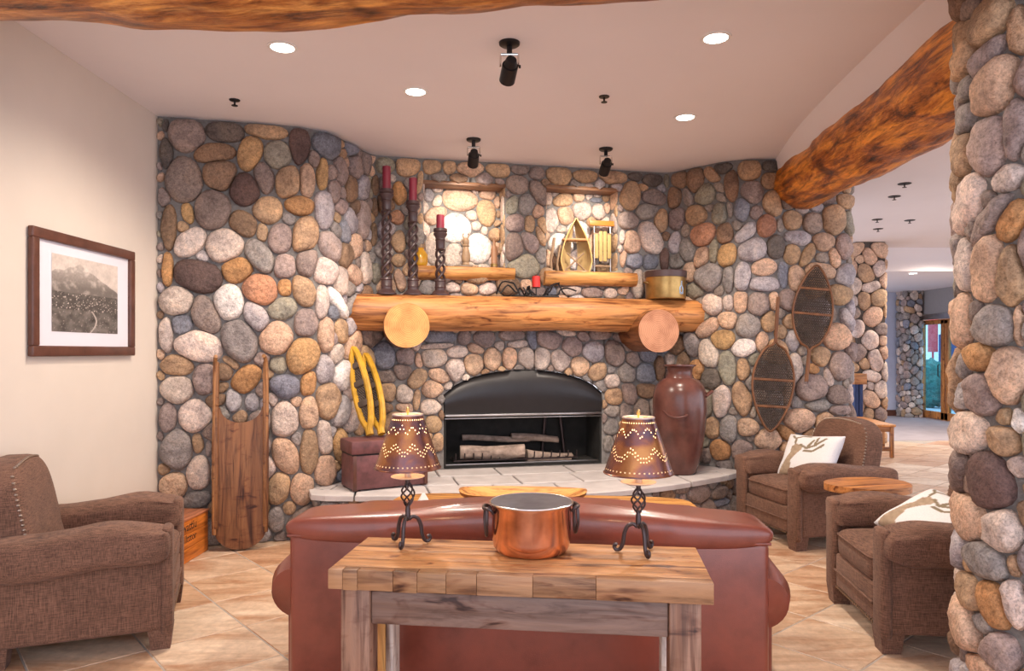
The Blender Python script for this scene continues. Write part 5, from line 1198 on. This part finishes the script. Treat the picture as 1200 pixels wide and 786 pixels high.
# ---------------------------------------------------------------- small side table between the chairs on the right
stt = thing('side_table', 'low rustic wooden side table between the two right armchairs', 'table', (2.42, 4.86, 0), .3)
pl = [(.29 * math.cos(q) * (1 + .06 * math.sin(3 * q)), .24 * math.sin(q) * (1 + .05 * math.cos(2 * q))) for q in np.linspace(0, 2 * PI, 41)[:-1]]
MB().prism(pl, .565, .61).build('top', M['woodx'], stt, color=(.52, .22, .07))
for a in (0, 1, 2): MB().tube([(.17 * math.cos(a * 2.1), .14 * math.sin(a * 2.1), .0), (.12 * math.cos(a * 2.1), .1 * math.sin(a * 2.1), .57)], [.03, .026], 10).build('leg', M['woodz'], stt, color=(.35, .15, .05))
# ---------------------------------------------------------------- hall bench and stand
hb = thing('slatted_bench', 'orange wooden bench with slatted ends in the hall', 'bench', (5.24, 10.75, 0), -.12)
MB().rbox((0, 0, .455), (.50, 1.25, .035), .008).build('seat', M['woody'], hb, color=(.60, .25, .07))
for x in (-.21, .21):
    for y in (-.57, .57): MB().rbox((x, y, .22), (.05, .05, .44), .006).build('leg', M['woodz'], hb, color=(.36, .15, .045))
for y in (-.57, .57):
    MB().rbox((0, y, .40), (.38, .03, .07), .005).build('end_rail', M['woodx'], hb, color=(.36, .15, .045)); MB().rbox((0, y, .12), (.38, .03, .06), .005).build('end_rail', M['woodx'], hb, color=(.42, .18, .055))
    for x in (-.10, 0, .10): MB().rbox((x, y, .26), (.035, .02, .24), .004).build('slat', M['woodz'], hb, color=(.42, .18, .055))
ns = thing('pedestal', 'dark blue pedestal with an orange wooden box top by the hall pillar', 'pedestal', (5.52, 11.45, 0), 0)
MB().rbox((-.035, 0, .49), (.06, .10, .98), .006).build('post', M['navy'], ns); MB().rbox((.035, 0, .49), (.06, .10, .98), .006).build('post', M['navy'], ns)
MB().rbox((.02, 0, 1.065), (.20, .14, .17), .01).build('box_top', M['woodx'], ns, color=(.52, .25, .09))

# ---------------------------------------------------------------- ceiling fittings
def aim(o, d): o.rotation_euler = Vector(d).to_track_quat('-Z', 'Y').to_euler()
def downlight(u, v, label, zc=CEIL, power=POW_DOWN):
    y = (zc - EYE) * F / (CV - v); x = (u - CU) * y / F
    t = thing('downlight', label, 'light', (x, y, zc), 0, 'recessed ceiling lights')
    MB().lathe([(.066, -.002), (.068, -.007), (.086, -.005), (.088, -.0005), (.066, -.0005)], 32).build('trim_ring', M['white'], t)
    MB().lathe([(0, -.0035), (.066, -.0035), (.066, -.001), (0, -.001)], 32).build('lens', M['glow'], t)
    L = bpy.data.lights.new('downlight_lamp', 'SPOT'); L.energy = power; L.color = WARM; L.spot_size = math.radians(150); L.spot_blend = .6; L.shadow_soft_size = .07
    lo = bpy.data.objects.new('downlight_lamp', L); link(lo, t); lo.location = (0, 0, -.02); return t
downlight(331, 55, 'recessed ceiling light nearest the cream wall, in front of the toboggan')
downlight(487, 107, 'recessed ceiling light above the left half of the sofa near the left track spot')
downlight(839, 44, 'recessed ceiling light nearest the right log beam')
downlight(803, 137, 'recessed ceiling light closest to the stone wall on the right')
downlight(1070, 320, 'recessed light in the lowered hall ceiling before the glass doors', 2.89, 160)
downlight(1128, 281, 'recessed hall ceiling light partly hidden by the stone pillar', CEIL, 260)
def sprinkler(u, v, label, s=1.0):
    y = 1.8 * F / (CV - v); x = (u - CU) * y / F
    t = thing('sprinkler', label, 'sprinkler', (x, y, CEIL), 0, 'ceiling sprinklers')
    MB().lathe([(0, -.008), (.036 * s, -.006), (.038 * s, 0), (0, 0)], 20).build('plate', M['black'], t)
    MB().lathe([(0, -.045), (.022, -.043), (.022, -.039), (.006, -.036), (.008, -.008)], 14).build('head', M['black'], t)
sprinkler(275, 117, 'small dark sprinkler near the cream wall corner'); sprinkler(708, 113, 'small dark sprinkler over the right half of the room')
for u, v, lb_ in ((1060, 215, 'hall ceiling sprinkler nearest the log beam'), (1048, 230, 'second hall ceiling fitting below the log beam'), (1066, 258, 'hall ceiling fitting nearest the round stone pillar'), (1028, 257, 'hall ceiling fitting above the hall bench'), (1029, 268, 'hall ceiling sprinkler just before the lowered ceiling')): sprinkler(u, v, lb_, 1.8)
def spot(u, v, label, target, power):
    y = 1.8 * F / (CV - v); x = (u - CU) * y / F
    t = thing('ceiling_spotlight', label, 'light', (x, y, CEIL), 0, 'black ceiling spotlights')
    MB().lathe([(0, -.020), (.050, -.019), (.060, -.012), (.062, 0), (0, 0)], 32).build('canopy', M['black'], t)
    MB().tube([(0, 0, -.018), (0, 0, -.065)], .016, 12).build('stem', M['black'], t)
    hd_ = Vector((0, 0, -.155)); d = (Vector(target) - Vector((x, y, CEIL)) - hd_).normalized(); q = d.to_track_quat('-Z', 'Y'); R4 = Matrix.Translation(hd_) @ q.to_matrix().to_4x4()
    MB().tube([(-.05, 0, -.068), (.05, 0, -.068)], .007, 8).tube([(-.05, 0, -.066), (-.054, 0, -.14)], .006, 8).tube([(.05, 0, -.066), (.054, 0, -.14)], .006, 8).build('yoke', M['chrome'], t)
    MB().lathe([(0, .075), (.030, .072), (.036, .05), (.038, .03), (.047, .028), (.047, -.085), (.042, -.085), (.040, -.07), (0, -.07)], 28, M=R4).build('can', M['black'], t)
    MB().lathe([(0, -.071), (.040, -.072), (0, -.073)], 24, M=R4).build('lens', M['glow'], t)
    MB().tube([(.054, 0, -.14), (.066, 0, -.14)], .010, 10).build('knob', M['black'], t)
    L = bpy.data.lights.new('spot_lamp', 'SPOT'); L.energy = power; L.color = (1, .88, .74); L.spot_size = math.radians(75); L.spot_blend = .7; L.shadow_soft_size = .03
    lo = bpy.data.objects.new('spot_lamp', L); link(lo, t); lo.location = hd_ + d * .09; lo.rotation_euler = q.to_euler()
spot(597, 50, 'black ceiling spotlight nearest the viewer, in the middle of the ceiling', (-.5, 6.6, 1.9), POW_SPOT)
spot(555, 163, 'black ceiling spotlight in front of the left niche', tuple(nz_(545, -.2, 2.6)), POW_SPOT)
spot(710, 174, 'black ceiling spotlight in front of the right niche', tuple(nz_(682, -.2, 2.6)), POW_SPOT)
